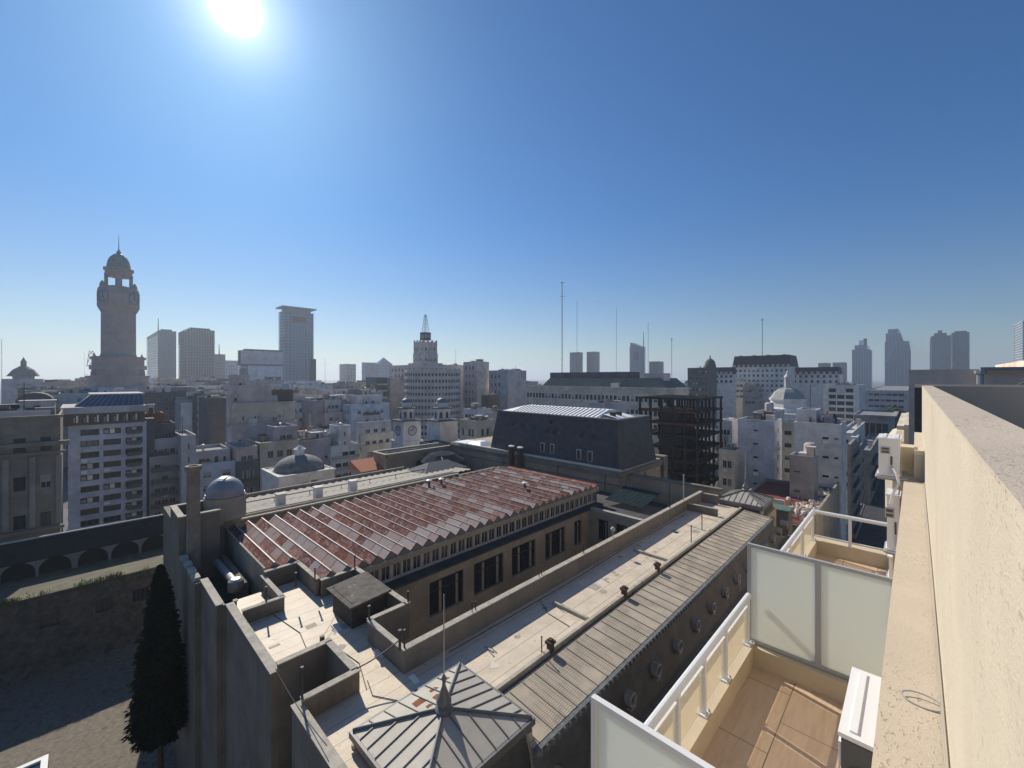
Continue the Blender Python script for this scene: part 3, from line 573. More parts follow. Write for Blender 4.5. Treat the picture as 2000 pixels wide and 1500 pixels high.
# corner pavilions
def pavilion(x0, x1, y0, y1, ze, za, label, pole, rust=True):
    b = M(ZNC); cx, cy = (x0 + x1) / 2, (y0 + y1) / 2; k = [(x0, y0), (x1, y0), (x1, y1), (x0, y1)]
    for i in range(4): b.face([(k[i][0], k[i][1], ze), (k[(i + 1) % 4][0], k[(i + 1) % 4][1], ze), (cx, cy, za)])
    b.use(ZND)
    for p in k: b.tube((p[0], p[1], ze + .04), (cx, cy, za + .04), .07, 6)
    for i in range(4):
        p, q_ = Vector((*k[i], ze)), Vector((*k[(i + 1) % 4], ze)); L_ = (q_ - p).length; inw = (Vector((cx, cy, za)) - (p + q_) / 2); nn = 7
        for j in range(1, nn + 1):
            f = j / (nn + 1); s_ = min(f, 1 - f) * 2; a_ = p.lerp(q_, f); b.tube(a_ + Vector((0, 0, .03)), a_ + inw * s_ * .97 + Vector((0, 0, .03)), .026, 4)
    o = part(b, 'pavilion_roof', S, label)
    b = M(ZND); b.box(x0 - .12, x1 + .12, y0 - .12, y1 + .12, ze - .28, ze - .01); b.box(x0, x1, y0, y1, ze - .5, ze - .281); part(b, 'pavilion_cornice', S)
    b = M(SLT); b.prism([(x0 + .1, y0 + .1), (x1 - .1, y0 + .1), (x1 - .1, y1 - .1), (x0 + .1, y1 - .1)], ze - .5, -18.6, scale_top=1.14, top=False, bottom=False)
    part(b, 'pavilion_mansard', S)
    for (px_, py_, sx, sy) in ((x0 + .15, y0 + .15, -1, -1), (x1 - .15, y0 + .15, 1, -1), (x0 + .15, y1 - .15, -1, 1)):
        b = M(ZNC); b.tube((px_ + sx * .05, py_ + sy * .05, ze - .5), (px_ + sx * .14, py_ + sy * .14, ze - 1.4), .2, 6, .12); b.tube((px_ + sx * .14, py_ + sy * .14, ze - 1.4), (px_ + sx * .42, py_ + sy * .42, -18.6), .1, 6); part(b, 'corner_rib', S)
    b = M(ZND); b.lathe(cx, cy, [(.36, za - .08), (.38, za + .05), (.26, za + .15), (.32, za + .32), (.30, za + .45), (.2, za + .62), (.08, za + .95), (.07, za + 1.15), (.12, za + 1.25), (.05, za + 1.4), (0, za + 1.45)], 14); o = part(b, 'finial', S)
    b = M(MTL); b.tube((cx, cy, za + 1.4), (cx, cy, pole), .035, 6, .02); part(b, 'flagpole', S)
    return cx, cy
pavilion(7.75, 13.3, 11.7, 16.5, -14.4, -13.75, 'low pyramid roof of rust stained zinc with a tall finial', -9.0)
pavilion(52.9, 57.8, 12.3, 17.0, -14.4, -13.4, 'far low pyramid roof with rusty panels', -8.9)
RT = mat('rust_stain', (.20, .07, .03), rough=.9, var=.4, scale=4)
b = M(RT)
def onroof(u, v, w_, h_):   # rust patches lying on the north side of the near pyramid roof
    cx, cy, za, ze, y1 = 10.525, 14.1, -13.75, -14.4, 16.5
    for du, dv in ((0, 0),):
        pts = []
        for a_, c_ in ((0, 0), (w_, 0), (w_ * .8, h_), (.1 * w_, h_ * .9)):
            x_ = u + a_; y_ = v + c_; z_ = za + (ze - za) * (y_ - cy) / (y1 - cy) + .006; pts.append((x_, y_, z_))
        b.face(pts)
for a_ in ((10.0, 15.35, .62, .5), (10.75, 15.0, .4, .35), (11.0, 15.7, .45, .25), (11.9, 15.9, .35, .2), (10.2, 14.8, .3, .22)): onroof(*a_)
part(b, 'rust_patch', S)
# things on the walkway roof
b = M(COP)
for (px, py, y0, y1) in ((1140, 1205, 14.55, 17.3), (1297, 1092, 14.55, 17.6)):
    x_ = P(px, py, -14.9)[0]; b.box(x_ - .09, x_ + .09, y0, y1, -15, -14.8)
x_ = P(942, 1258, -14.95)[0]; b.box(x_ - .05, x_ + .05, 16.6, 17.3, -15, -14.94); part(b, 'roof_kerb', S)
BRD = mat('sooty_brick', (.09, .06, .045), var=.4, scale=5, bump=.5, bscale=12)
for (px, py) in ((1075, 1262), (1219, 1157), (1284, 1106)):
    x_, y_ = P(px, py, -14.9); y_ = 14.4; x_ = xat(px, y_); b = M(BRD); b.box(x_ - .15, x_ + .15, y_ - .15, y_ + .15, -15, -14.55); b.box(x_ - .23, x_ + .23, y_ - .21, y_ + .21, -14.55, -14.4); b.box(x_ - .12, x_ + .12, y_ - .1, y_ + .1, -14.4, -14.3); part(b, 'chimney', S)
for (px, yb, z0, z1, r_) in ((1058, 14.6, -15, -14.1, .035), (1350, 14.7, -15, -13.5, .04), (1371, 15.2, -15, -13.0, .045), (1308, 18.75, -13.75, -11.2, .07), (1335, 18.75, -13.75, -10.9, .06), (922, 18.75, -13.75, -13.2, .03), (929, 18.75, -13.75, -13.3, .03), (1053, 18.75, -13.75, -13.1, .03), (1058, 18.75, -13.75, -13.1, .03), (1140, 18.75, -13.75, -13.1, .04), (721, 22.5, -13.8, -13.1, .06), (797, 22.5, -13.8, -13.2, .05), (790, 18.75, -13.75, -12.9, .05), (781, 18.75, -13.75, -12.8, .07), (615, 29.2, -13.8, -12.9, .05), (578, 29.4, -13.8, -12.9, .05), (693, 29.2, -13.8, -12.9, .05), (520, 29.4, -14.1, -13.2, .05), (590, 19.3, -13.95, -12.7, .05)):
    x_ = xat(px, yb); b = M(RST if px in (1058, 615) else DMT if px != 1335 else MTL); b.tube((x_, yb, z0), (x_, yb, z1), r_, 7); b.tube((x_, yb, z1), (x_, yb, z1 + .06), r_ * 1.5, 7); part(b, 'vent_pipe', S)
x_ = xat(1197, 18.75); b = M(FRM); b.tube((x_, 18.75, -13.75), (x_, 18.75, -13.2), .03, 6); b.lathe(x_, 18.75, [(0, -13.25), (.18, -13.15), (.2, -13.0), (.1, -12.85), (0, -12.82)], 10); part(b, 'lamp', S)
# wooden hut
b = M(mat('weathered_boards', (.06, .052, .045), var=.4, scale=3, bump=.5, bscale=20)); b.box(11.3, 13.4, 24.2, 26.9, -15, -13.45, 't'); part(b, 'hut_wall', S)
b = M(mat('hut_roof_boards', (.10, .09, .08), var=.5, scale=2.5, space='w', col2=(.34, .32, .28), c2s=1.4, c2t=.62)); b.face([(11.0, 23.8, -13.5), (13.7, 23.8, -13.36), (13.7, 27.2, -13.3), (11.0, 27.2, -13.5)]); b.face([(11.0, 23.8, -13.5), (11.0, 23.8, -13.62), (13.7, 23.8, -13.48), (13.7, 23.8, -13.36)]); b.face([(11, 27.2, -13.5), (11, 27.2, -13.5), (11, 23.8, -13.62), (11, 23.8, -13.5)]); part(b, 'hut_roof', S, 'dark sagging board roof of the rooftop hut')
for (x0, y0, dx, dy) in ((10.55, 24.5, .35, .9), (11.15, 20.6, .3, .7), (11.4, 17.6, .3, .6)):
    b = M(WMT); b.face([(x0, y0, -14.99), (x0 + dx, y0, -14.99), (x0 + dx, y0 + dy, -14.9), (x0, y0 + dy, -14.9)]); b.face([(x0, y0, -14.99), (x0, y0 + dy, -14.9), (x0, y0 + dy, -15), (x0, y0, -15)]); part(b, 'roof_hatch', S)
# cables, conduits, repair patches and puddle stains
rp = random.Random(21); PT1 = mat('bitumen_patch', (.36, .33, .28), rough=.7, var=.3, scale=3); PT2 = mat('new_membrane_patch', (.62, .59, .52), rough=.6, var=.1, scale=3); PT3 = mat('dried_puddle', (.40, .36, .29), rough=.8, var=.25, scale=2.5)
for i in range(46):
    if i % 3 == 0: px_, py_ = rp.uniform(7.2, 11.2), rp.uniform(23, 32)
    else: px_, py_ = rp.uniform(13.5, 51), rp.uniform(14.9, 18.2)
    if 7.0 < px_ < 14 and py_ < 22.6: continue
    b = M(rp.choice([PT1, PT3, PT2])); a_ = rp.uniform(.12, .55)
    if rp.random() < .5: w_, h_ = a_, a_ * rp.uniform(.3, 1); b.face([(px_ - w_, py_ - h_, -14.995), (px_ + w_, py_ - h_, -14.995), (px_ + w_, py_ + h_, -14.995), (px_ - w_, py_ + h_, -14.995)])
    else: b.face([(px_ + a_ * .6 * math.cos(t) * rp.uniform(.6, 1.2), py_ + a_ * .6 * math.sin(t) * rp.uniform(.5, 1.1), -14.993) for t in [k * .628 for k in range(10)]])
    part(b, 'roof_patch', S)
b = M(DMT)
for p_ in ([(6.9, 23, -14.97), (8.6, 23.4, -14.97), (9.0, 26, -14.97), (8.4, 30, -14.97), (8.9, 32.6, -14.97)], [(9.6, 19, -14.97), (10.2, 21, -14.97), (9.8, 24.3, -14.97)], [(14, 18.3, -14.97), (24, 18.2, -14.97), (33, 18.35, -14.97), (46, 18.2, -14.97)], [(20.5, 15, -14.97), (20.7, 16.8, -14.97), (21.6, 18.2, -14.97)], [(10.3, 17.2, -14.97), (9.6, 18.4, -14.97), (9.9, 19.5, -14.97)]): b.path(p_, .02, 5)
part(b, 'roof_conduit', S)
# cables and conduits
b = M(DMT)
def sagc(p, q, s_=.3, r_=.015, n_=10):
    p, q = Vector(p), Vector(q); pts = [p.lerp(q, i / n_) - Vector((0, 0, s_ * 4 * (i / n_) * (1 - i / n_))) for i in range(n_ + 1)]; b.path(pts, r_, 5)
sagc((9.25, 19.3, -13.95), (11.45, 18.9, -13.3), .12, .035); part(b, 'roof_cable', S); b = M(DMT); sagc((6.6, 22.3, -14.1), (6.5, 16.0, -13.9), .2, .018); part(b, 'roof_cable', S); b = M(DMT); sagc((9.6, 24.3, -14.8), (11.3, 26, -14.5), .05, .012); sagc((9.6, 24.3, -14.8), (9.3, 22.5, -14.9), .02, .012); b.box(9.5, 9.7, 24.2, 24.4, -15, -14.7); part(b, 'roof_cable', S)
# light well inner floor
b = M(DST); b.box(6.6, 9.1, 19.3, 22.4, -24, -20, 'bENWS'); b.box(11.5, 43, 18.9, 28.5, -24, -23.9, 'b'); part(b, 'light_well_floor', S)
# north west corner: pit, long tank, chimney, observatory
W2 = thing('palace_building', 'north west corner of the palace with a tall chimney and a small observatory', 'building', (7, 42, G), 'wings of the old palace below the balconies')
b = M(DST); b.box(5.6, 5.95, 36.2, 43, G, -14.4, 'b'); b.box(5.6, 8.4, 43, 43.3, G, -11.4, 'b'); b.box(5.6, 5.95, 43.3, 47.4, G, -11.4, 'b'); b.box(5.95, 8.6, 47.1, 47.4, G, -11.4, 'b'); b.box(5.95, 46, 47.8, 48.4, G, -14.2, 'b'); b.box(8.4, 8.8, 36, 43, G, -15.3, 'b'); part(b, 'outer_wall', W2)
b = M(COP); b.box(5.55, 8.45, 42.95, 43.35, -11.4, -11.3); b.box(5.55, 6.0, 43.35, 47.05, -11.4, -11.3); b.box(5.55, 8.65, 47.05, 47.45, -11.4, -11.3)
for y_ in (36.6, 38, 39.6, 41.2): b.box(5.55, 6.0, y_, y_ + .9, -14.4, -14.15)
part(b, 'coping', W2)
b = M(mat('green_felt_floor', (.02, .09, .08), var=.3, scale=.8)); b.box(5.95, 9.4, 33.6, 47, -17.2, -17, 'bSENW'); part(b, 'pit_floor', W2)
b = M(RFD); b.box(5.95, 8.4, 43.3, 47.1, -12.4, -12.2, 'b'); part(b, 'roof', W2)
BRC = mat('chimney_brick', (.26, .21, .16), var=.3, scale=1.2, space='w', col2=(.22, .10, .06), c2s=.8, c2t=.6, bump=.3, bscale=8)
b = M(BRC); b.lathe(6.45, 42.3, [(.5, -17), (.45, -7.5)], 16); b.lathe(6.45, 42.3, [(.56, -7.5), (.58, -7.3), (.58, -7.15), (.36, -7.15), (.34, -7.6)], 16); part(b, 'chimney', W2, 'tall round soot stained brick chimney')
b = M(plaster('observatory_render', (.38, .33, .26), .7)); ocx, ocy = 9.45, 46.3; b.lathe(ocx, ocy, [(1.0, -17), (1.0, -13.6), (1.65, -12.9), (1.65, -10.95), (0, -10.9)], 28); b.box(8.2, 9.0, 44.6, 46.6, -13.2, -11.5); part(b, 'observatory_drum', W2)
b = M(mat('dome_zinc', (.30, .31, .32), rough=.5, var=.15, metal=.35)); b.lathe(ocx, ocy, [(1.55, -10.9), (1.55, -10.7)] + [(1.5 * math.cos(t), -10.7 + 1.5 * math.sin(t)) for t in [i * math.pi / 20 for i in range(11)]], 28)
b.use(WMT); [b.face([(ocx + 1.53 * math.cos(t) * -.7 - .2, ocy + 1.53 * math.cos(t) * -.7 + .2, -10.7 + 1.53 * math.sin(t)), (ocx + 1.53 * math.cos(t) * -.7 + .2, ocy + 1.53 * math.cos(t) * -.7 - .2, -10.7 + 1.53 * math.sin(t)), (ocx + 1.53 * math.cos(t + .2) * -.7 + .2, ocy + 1.53 * math.cos(t + .2) * -.7 - .2, -10.7 + 1.53 * math.sin(t + .2)), (ocx + 1.53 * math.cos(t + .2) * -.7 - .2, ocy + 1.53 * math.cos(t + .2) * -.7 + .2, -10.7 + 1.53 * math.sin(t + .2))]) for t in (1.0, 1.2, 1.4, 1.6)]
part(b, 'observatory_dome', W2)
b = M(MTL); b.tube((8.1, 42.6, -15.6), (8.0, 36.2, -15.2), .28, 14); b.lathe(8.0, 36.0, [(.5, -15.6), (.55, -15.3), (.5, -14.9), (.3, -14.75), (0, -14.7)], 12); part(b, 'duct', W2)
# ------------------------------------------------------------------ hall with the sawtooth roof
H = thing('palace_building', 'long palace hall under a rust red and white sawtooth roof', 'building', (28, 37, G), 'wings of the old palace below the balconies')
sm = bpy.data.materials.new('painted_roof_sheets'); sm.use_nodes = True; n = sm.node_tree.nodes; l = sm.node_tree.links; bs = n['Principled BSDF']; bs.inputs['Roughness'].default_value = .5
at = n.new('ShaderNodeAttribute'); bs.inputs['Roughness'].default_value = .8; bs.inputs['Specular IOR Level'].default_value = .15; at.attribute_name = 'Col'; co = n.new('ShaderNodeNewGeometry').outputs['Position']; z1 = n.new('ShaderNodeTexNoise'); z1.inputs['Scale'].default_value = 2.2; z1.inputs['Detail'].default_value = 9; z1.inputs['Roughness'].default_value = .78; mq = n.new('ShaderNodeMapping'); mq.inputs['Scale'].default_value = (1.6, .6, 1.6); l.new(co, mq.inputs['Vector']); l.new(mq.outputs[0], z1.inputs['Vector'])
mr = n.new('ShaderNodeMapRange'); mr.inputs['From Min'].default_value = .5; mr.inputs['From Max'].default_value = .62; mr.inputs['To Max'].default_value = .7; l.new(z1.outputs['Fac'], mr.inputs['Value'])
mx = n.new('ShaderNodeMix'); mx.data_type = 'RGBA'; l.new(mr.outputs[0], mx.inputs[0]); l.new(at.outputs['Color'], mx.inputs[6]); mx.inputs[7].default_value = (.44, .36, .34, 1); l.new(mx.outputs[2], bs.inputs['Base Color'])
b = MB().use(sm); rr = random.Random(5); x_ = 9.34; step = 1.16; i = 0
reds = [(.17, .055, .04), (.20, .072, .052), (.14, .045, .035)]; wh = [(.40, .34, .32), (.34, .29, .28), (.36, .27, .25)]; pale = [(.27, .15, .13), (.25, .12, .10)]
jn = []
while x_ < 44.4:
    y0 = 33.7 if x_ < 11.4 else 29.4; y1 = 45.4; f = (x_ - 9.34) / 35; row = rr.random(); rq = rr.random()
    for (xa, za, xb, zb, sd_) in ((x_, -14.0, x_ + step * .5, -13.5, 0), (x_ + step * .5, -13.5, x_ + step, -14.0, 1)):
        ys = [y0]; 
        while ys[-1] < y1 - 1.6: ys.append(ys[-1] + rr.choice((1.15, 1.6, 2.1)))
        ys.append(y1)
        for a_, c_ in zip(ys, ys[1:]):
            q = rr.random() * .55 + rq * .45; pr = 1.0 - .35 * f if row < .75 else .35
            if (a_ - y0) < 2.2 and 5 < i < 16 and q < .7: b.c = rr.choice(wh)
            elif q < pr * .8: b.c = rr.choice(reds)
            elif q < pr * .8 + .14: b.c = rr.choice(pale)
            else: b.c = rr.choice(wh)
            b.face([(xa, a_, za), (xb, a_, zb), (xb, c_, zb), (xa, c_, za)])
            jn.append(((xa, a_, za + .012), (xb, a_, zb + .012)))
    x_ += step; i += 1
b.c = (.22, .06, .045); b.face([(x_, 29.4, -13.95), (46.3, 29.4, -13.7), (46.3, 45.4, -13.7), (x_, 45.4, -13.95)])
xe = x_
part(b, 'sawtooth_roof', H, 'zigzag sheet roof patched in red and white')
b = M(mat('ridge_flashing', (.30, .255, .235), rough=.5, var=.2)); x_ = 9.34
while x_ < 44.4:
    y0 = 33.7 if x_ < 11.4 else 29.38; b.box(x_ + step * .5 - .05, x_ + step * .5 + .05, y0, 45.42, -13.52, -13.48)
    b.box(x_ + step * .25 - .015, x_ + step * .25 + .015, y0, 45.4, -13.79, -13.76); b.box(x_ + step * .12 - .01, x_ + step * .12 + .01, y0, 45.4, -13.91, -13.89)
    x_ += step
for p, q in jn: b.tube(p, q, .014, 3)
part(b, 'ridge_flashing', H)
b = M(mat('gable_board', (.20, .185, .16), var=.25, scale=2)); x_ = 9.34
while x_ < 44.4:
    y0 = 33.68 if x_ < 11.4 else 29.36; b.face([(x_, y0, -14.05), (x_ + step, y0, -14.05), (x_ + step, y0, -14.0), (x_ + step * .5, y0, -13.51), (x_, y0, -14)]); b.face([(x_ + step, 45.42, -14.05), (x_, 45.42, -14.05), (x_, 45.42, -14.0), (x_ + step * .5, 45.42, -13.51), (x_ + step, 45.42, -14)]); x_ += step
part(b, 'gable_infill', H)
b = M(PAW); b.box(14.1, 46.3, 29.2, 29.56, -14.5, -14.05); b.box(9.2, 9.34, 33.7, 45.6, -16.5, -13.7); b.box(9.34, 46.3, 45.42, 45.6, -16.5, -14.05)
b.box(46.0, 46.3, 29.55, 45.4, G, -14.03, 'b')
jobs = []; cw = 32.0 / 34; rects = []; b.use(mat('clerestory_paint', (.46, .43, .37), var=.2, scale=2, space='w'))
for i in range(34):
    u = i * cw; g_ = .14 if i % 3 else .2; rects.append((round(u + g_, 3), round(u + cw - .04, 3), -15.75, -14.6))
b.facade((14.1, 29.55), (1, 0), (0, -1), 32.2, -15.9, -14.5, rects, .12)
for r_ in rects: jobs.append(((14.1, 29.55), (1, 0), (0, -1), .12, r_, 'sash'))
lw = []
for (a_, c_) in ((839, 905), (926, 983), (1000, 1046), (1065, 1104), (1122, 1136)):
    lw.append((xat(a_, 28.5) - 11.5, xat(c_, 28.5) - 11.5, -19.6, -16.75))
b.use(PAW).facade((11.5, 28.5), (1, 0), (0, -1), 31.5, -24, -16.05, lw, .35)
b.facade((43, 28.5), (0, -1), (-1, 0), 9.6, -24, -16.0, [(1.2, 2.6, -19.3, -16.8), (3.6, 5.0, -19.3, -16.8), (6.3, 7.6, -19.3, -16.8)], .35)
part(b, 'wall', H)
def nearwin(p0, ux, nr, dp, r_, nm='window'):
    o3 = (p0[0] + ux[0] * r_[0] - nr[0] * dp * .8, p0[1] + ux[1] * r_[0] - nr[1] * dp * .8, r_[2]); w_, h_ = r_[1] - r_[0], r_[3] - r_[2]
    g = MB().use(GLD); g.face([(0, 0, 0), (w_, 0, 0), (w_, 0, h_), (0, 0, h_)]); o = g.make(nm); o.parent = H; o.location = Vector(o3) - wl(H); o.rotation_euler.z = math.atan2(ux[1], ux[0])
    f = MB().use(FRD); n_ = max(2, int(w_ / .8)); f.box(0, w_, -.06, -.01, h_ * .66, h_ * .66 + .06); [f.box(w_ * k / n_ - .03, w_ * k / n_ + .03, -.061, -.011, 0, h_) for k in range(n_ + 1)]; f.use(PAW); [f.box(w_ * (k + .25) / n_, w_ * (k + .55) / n_, -.03, -.012, 0, h_ * .9) for k in range(n_) if k % 2]
    fo = f.make('frame'); fo.parent = o
place_windows(H, jobs)
for r_ in lw: nearwin((11.5, 28.5), (1, 0), (0, -1), .35, r_)
for r_ in [(1.2, 2.6, -19.3, -16.8), (3.6, 5.0, -19.3, -16.8), (6.3, 7.6, -19.3, -16.8)]: nearwin((43, 28.5), (0, -1), (-1, 0), .35, r_)
b = M(mat('dark_felt_ledge', (.06, .06, .062), var=.3, scale=1, space='w')); b.box(11.5, 46, 28.35, 29.55, -16.05, -15.9); part(b, 'lean_to_roof', H)
b = M(FRM); [b.tube((x_, 29.5, -15.9), (x_, 29.5, -14.28), .035, 6) for x_ in (18.3, 24, 30, 36, 41.5)]; part(b, 'drainpipe', H)
for (px, y_, zz) in ((838, 44, -13.3), (862, 43.5, -13.3), (1025, 34.5, -13.3)): x_ = xat(px, y_); b = M(DMT); b.tube((x_, y_, -14), (x_, y_, -12.9), .14, 8); b.use(WMT).lathe(x_, y_, [(.36, -12.95), (.36, -12.85), (0, -12.7)], 12); part(b, 'vent_pipe', H)
b = M(COP); b.box(43, 43.3, 18.95, 28.3, -16, -15.7); b.box(43.6, 43.8, 18.95, 28.3, -16, -15.8); part(b, 'coping', H)
b = M(RFD); b.box(43.3, 52, 18.95, 29.3, -16.4, -16.2, 'b'); b.box(46.3, 52, 29.3, 48, -16.4, -16.2, 'b'); part(b, 'flat_roof', H)
# ------------------------------------------------------------------ east block with the tall slate mansard
E_ = thing('palace_building', 'palace block with a tall dark slate mansard and bright ribbed metal top', 'building', (58, 43, G), 'wings of the old palace below the balconies')
b = M(PAW); b.box(52, 65, 29.5, 67.4, G, -12.95, 'b'); b.box(54, 54.4, 17, 29.5, G, -13.6, 'b'); b.use(RFD).box(54.4, 62, 17, 29.5, G, -17, 'b'); part(b, 'wall', E_)
b = M(PAR); b.box(51.6, 65.3, 29.1, 67.2, -13.5, -13.2); b.box(51.75, 65.2, 29.25, 67.3, -14.0, -13.501); b.box(51.9, 52, 29.5, 67, -15.1, -14.9); b.box(53.8, 54.5, 16.9, 29.1, -13.75, -13.45); b.box(65, 66.5, 29, 31, G, -12.6); part(b, 'cornice', E_)
b = M(mat('bright_coping', (.62, .60, .56), rough=.5, var=.1)); b.box(51.85, 52.25, 29.35, 64.8, -12.95, -12.72); part(b, 'coping', E_)
x0, x1, y0, y1 = 52.3, 64.0, 29.8, 56; tx0, tx1, ty0, ty1 = 53.4, 63.0, 30.6, yat(972, 53.4); zt = -6.14
b = M(SLT); bb = [(x0, y0), (x1, y0), (x1, y1), (x0, y1)]; tt = [(tx0, ty0), (tx1, ty0), (tx1, ty1), (tx0, ty1)]
for i in range(4): j = (i + 1) % 4; b.face([(*bb[i], -12.9), (*bb[j], -12.9), (*tt[j], zt), (*tt[i], zt)])
part(b, 'mansard_slope', E_)
b = M(ZND); b.box(tx0 - .15, tx1 + .15, ty0 - .15, ty1 + .15, zt, zt + .18); b.box(tx0 - .1, tx0 + .3, ty1 - 1, ty1 + .3, zt + .18, zt + .3); part(b, 'mansard_curb', E_)
WRF = mat('white_metal_roof', (.86, .87, .88), rough=.5, var=.05)
b = M(WRF); ym0, ym1 = ty0 + 3.4, ty1 - 1.0; xa, xb = tx0 + .5, tx1 - .5; zr = -5.0; ri = [(xa + 3.6, ym0 + .4), (xb - 3.6, ym0 + .4), (xb - 3.6, ym1 - 2.4), (xa + 3.6, ym1 - 2.4)]; ro = [(xa, ym0), (xb, ym0), (xb, ym1), (xa, ym1)]
for i in range(4): j = (i + 1) % 4; b.face([(*ro[i], zt + .2), (*ro[j], zt + .2), (*ri[j], zr), (*ri[i], zr)])
b.face([(*p, zr) for p in ri]); b.use(ZND); n_ = 22
for i in range(n_ + 1):
    y_ = ym0 + .3 + (ym1 - 3 - ym0) * i / n_; b.tube((xa, y_, zt + .24), (xa + 3.6, y_, zr + .05), .05, 4)
part(b, 'ribbed_roof', E_, 'bright ribbed metal roof on top of the slate mansard')
b = M(BRD); [b.box(xa + 1.2 + k * .9, xa + 1.8 + k * .9, ty0 + 1.6, ty0 + 2.3, zt + .1, zt + 1.0) for k in (0, 2)]; part(b, 'chimney', E_)
b = M(WRF); b.face([(xa + .5, ty0 + .5, zt + .2), (xb - 3, ty0 + .5, zt + .2), (xb - 3, ty0 + 3, zt + .7), (xa + .5, ty0 + 3, zt + .7)]); part(b, 'roof_sheet', E_)
def mwin(px, py, big):
    # find point on the west slope
    for k in range(200):
        z_ = -12.9 + k * .035; f = (z_ + 12.9) / (zt + 12.9); x_ = x0 + (tx0 - x0) * f; y_ = yat(px, x_); d_ = depth(x_, y_)
        if zat(py, d_) <= z_: break
    w_, h_ = (.6, 1.35) if big else (.5, .55); b = M(FRM if big else SLT); b.box(x_ - .12, x_ + .4, y_ - w_ / 2 - .12, y_ + w_ / 2 + .12, z_ - h_ / 2 - .1, z_ + h_ / 2 + .12); o = part(b, 'dormer', E_)
    b = M(GLD); b.box(x_ - .135, x_ - .123, y_ - w_ / 2, y_ + w_ / 2, z_ - h_ / 2, z_ + h_ / 2); part(b, 'pane', o)
for p in ((1060, 874), (1079, 877), (1131, 888), (1153, 892)): mwin(*p, True)
for p in ((1003, 829), (1020, 832), (1067, 842), (1083, 845), (1135, 851), (1157, 853), (1077, 825), (1148, 833)): mwin(*p, False)
x_ = 51.3; b = M(BRD)
for px in (999, 1016):
    y_ = yat(px, x_); b.box(x_ - .35, x_ + .35, y_ - .35, y_ + .35, -15, -12.0); b.use(WMT).lathe(x_, y_, [(.55, -11.75), (.55, -11.6), (0, -11.45)], 12); b.use(DMT).tube((x_, y_, -12.0), (x_, y_, -11.7), .3, 8); b.use(BRD)
part(b, 'chimney', E_)
b = M(mat('awning_slats', (.03, .055, .065), rough=.9, spec=.1, var=.3, scale=2)); xx = 50.6; [b.box(46.8 + k * .35, 47.05 + k * .35, 23.4, 28.6, -15.6 + k * .06, -15.5 + k * .06) for k in range(14)]; part(b, 'slatted_canopy', E_)
b = M(ALG); [b.tube((51.7, 27.6 + e, -16.2), (51.9, 27.6 + e, -13.9), .04, 5) for e in (0, .5)]; [b.tube((51.72 + k * .02, 27.6, -16 + k * .25), (51.72 + k * .02, 28.1, -16 + k * .25), .03, 4) for k in range(8)]; part(b, 'ladder', E_)
b = M(ZND); [b.tube((51.5, yy, -15.9), (51.5, yy, -13.6), .1, 6) for yy in (31.5, 40, 52)]; b.tube((xat(1260, 28.9), 28.9, -20), (xat(1260, 28.9), 28.9, -14), .1, 6); part(b, 'drainpipe', E_)
# north wing: corrugated roof, rail wall, turret
Nn = thing('palace_building', 'north palace wing with corrugated roof and row of stacks behind the sawtooth hall', 'building', (25, 58, G), 'wings of the old palace below the balconies')
COR = mat('corrugated_sheet', (.29, .27, .23), rough=.75, var=.15, space='w', scale=.6, col2=(.25, .21, .16), c2s=.35, c2t=.55)
xr = xat(892, 48.4); b = M(PAW); b.box(9.5, xr, 48.0, 48.2, -18, -14.05); b.box(xr, 47, 47.9, 48.2, -18, -14.3); b.box(9.5, xr - 1, 61, 61.3, G, -14.75, 'b'); b.use(DST).box(6.6, 9.45, 48.45, 61.3, G, -14.6, 'b'); part(b, 'wall', Nn)
b = M(COP); b.box(9.5, xr, 47.9, 48.25, -14.05, -13.93); b.box(9.5, xr, 48.6, 48.75, -14.0, -13.8); b.box(9.5, xr, 49.2, 49.35, -14.0, -13.8); part(b, 'coping', Nn)
b = MB().use(COR); x_ = 9.5
while x_ < xr + 4: b.face([(x_, 49.4, -14.2), (x_ + .5, 49.4, -14.05), (x_ + .5, 60.9, -15.1), (x_, 60.9, -15.25)]); b.face([(x_ + .5, 49.4, -14.05), (x_ + 1, 49.4, -14.2), (x_ + 1, 60.9, -15.25), (x_ + .5, 60.9, -15.1)]); x_ += 1
part(b, 'corrugated_roof', Nn)
b = M(DMT); b.tube((10, 54.5, -14.1), (xr, 54.5, -14.1), .06, 5); [b.tube((x_, 54.5, -14.7), (x_, 54.5, -14.1), .04, 4) for x_ in (12, 16, 20, 24, 28, 32)]; part(b, 'pipe_run', Nn)
for px in (467, 548, 621, 689): x_ = xat(px, 51); b = M(OFW); b.box(x_ - .42, x_ + .42, 50.6, 51.4, -14.5, -13.0); b.box(x_ - .5, x_ + .5, 50.5, 51.5, -13.0, -12.88); part(b, 'stack', Nn)
cx, cy = 40.2, 55.5; b = M(mat('grey_tiles', (.12, .13, .14), var=.25, scale=3, bump=.4)); hw, hd = 4.2, 2.6
hx = [(cx - hw, cy - hd), (cx + hw, cy - hd), (cx + hw, cy + hd), (cx - hw, cy + hd)]; b.face([(*hx[0], -14.6), (*hx[1], -14.6), (cx + 1.8, cy, -13.4), (cx - 1.8, cy, -13.4)]); b.face([(*hx[3], -14.6), (*hx[0], -14.6), (cx - 1.8, cy, -13.4)]); b.face([(*hx[1], -14.6), (*hx[2], -14.6), (cx + 1.8, cy, -13.4)]); b.face([(*hx[2], -14.6), (*hx[3], -14.6), (cx - 1.8, cy, -13.4), (cx + 1.8, cy, -13.4)]); part(b, 'hipped_skylight_roof', Nn)
b = M(PAW); jobs = []
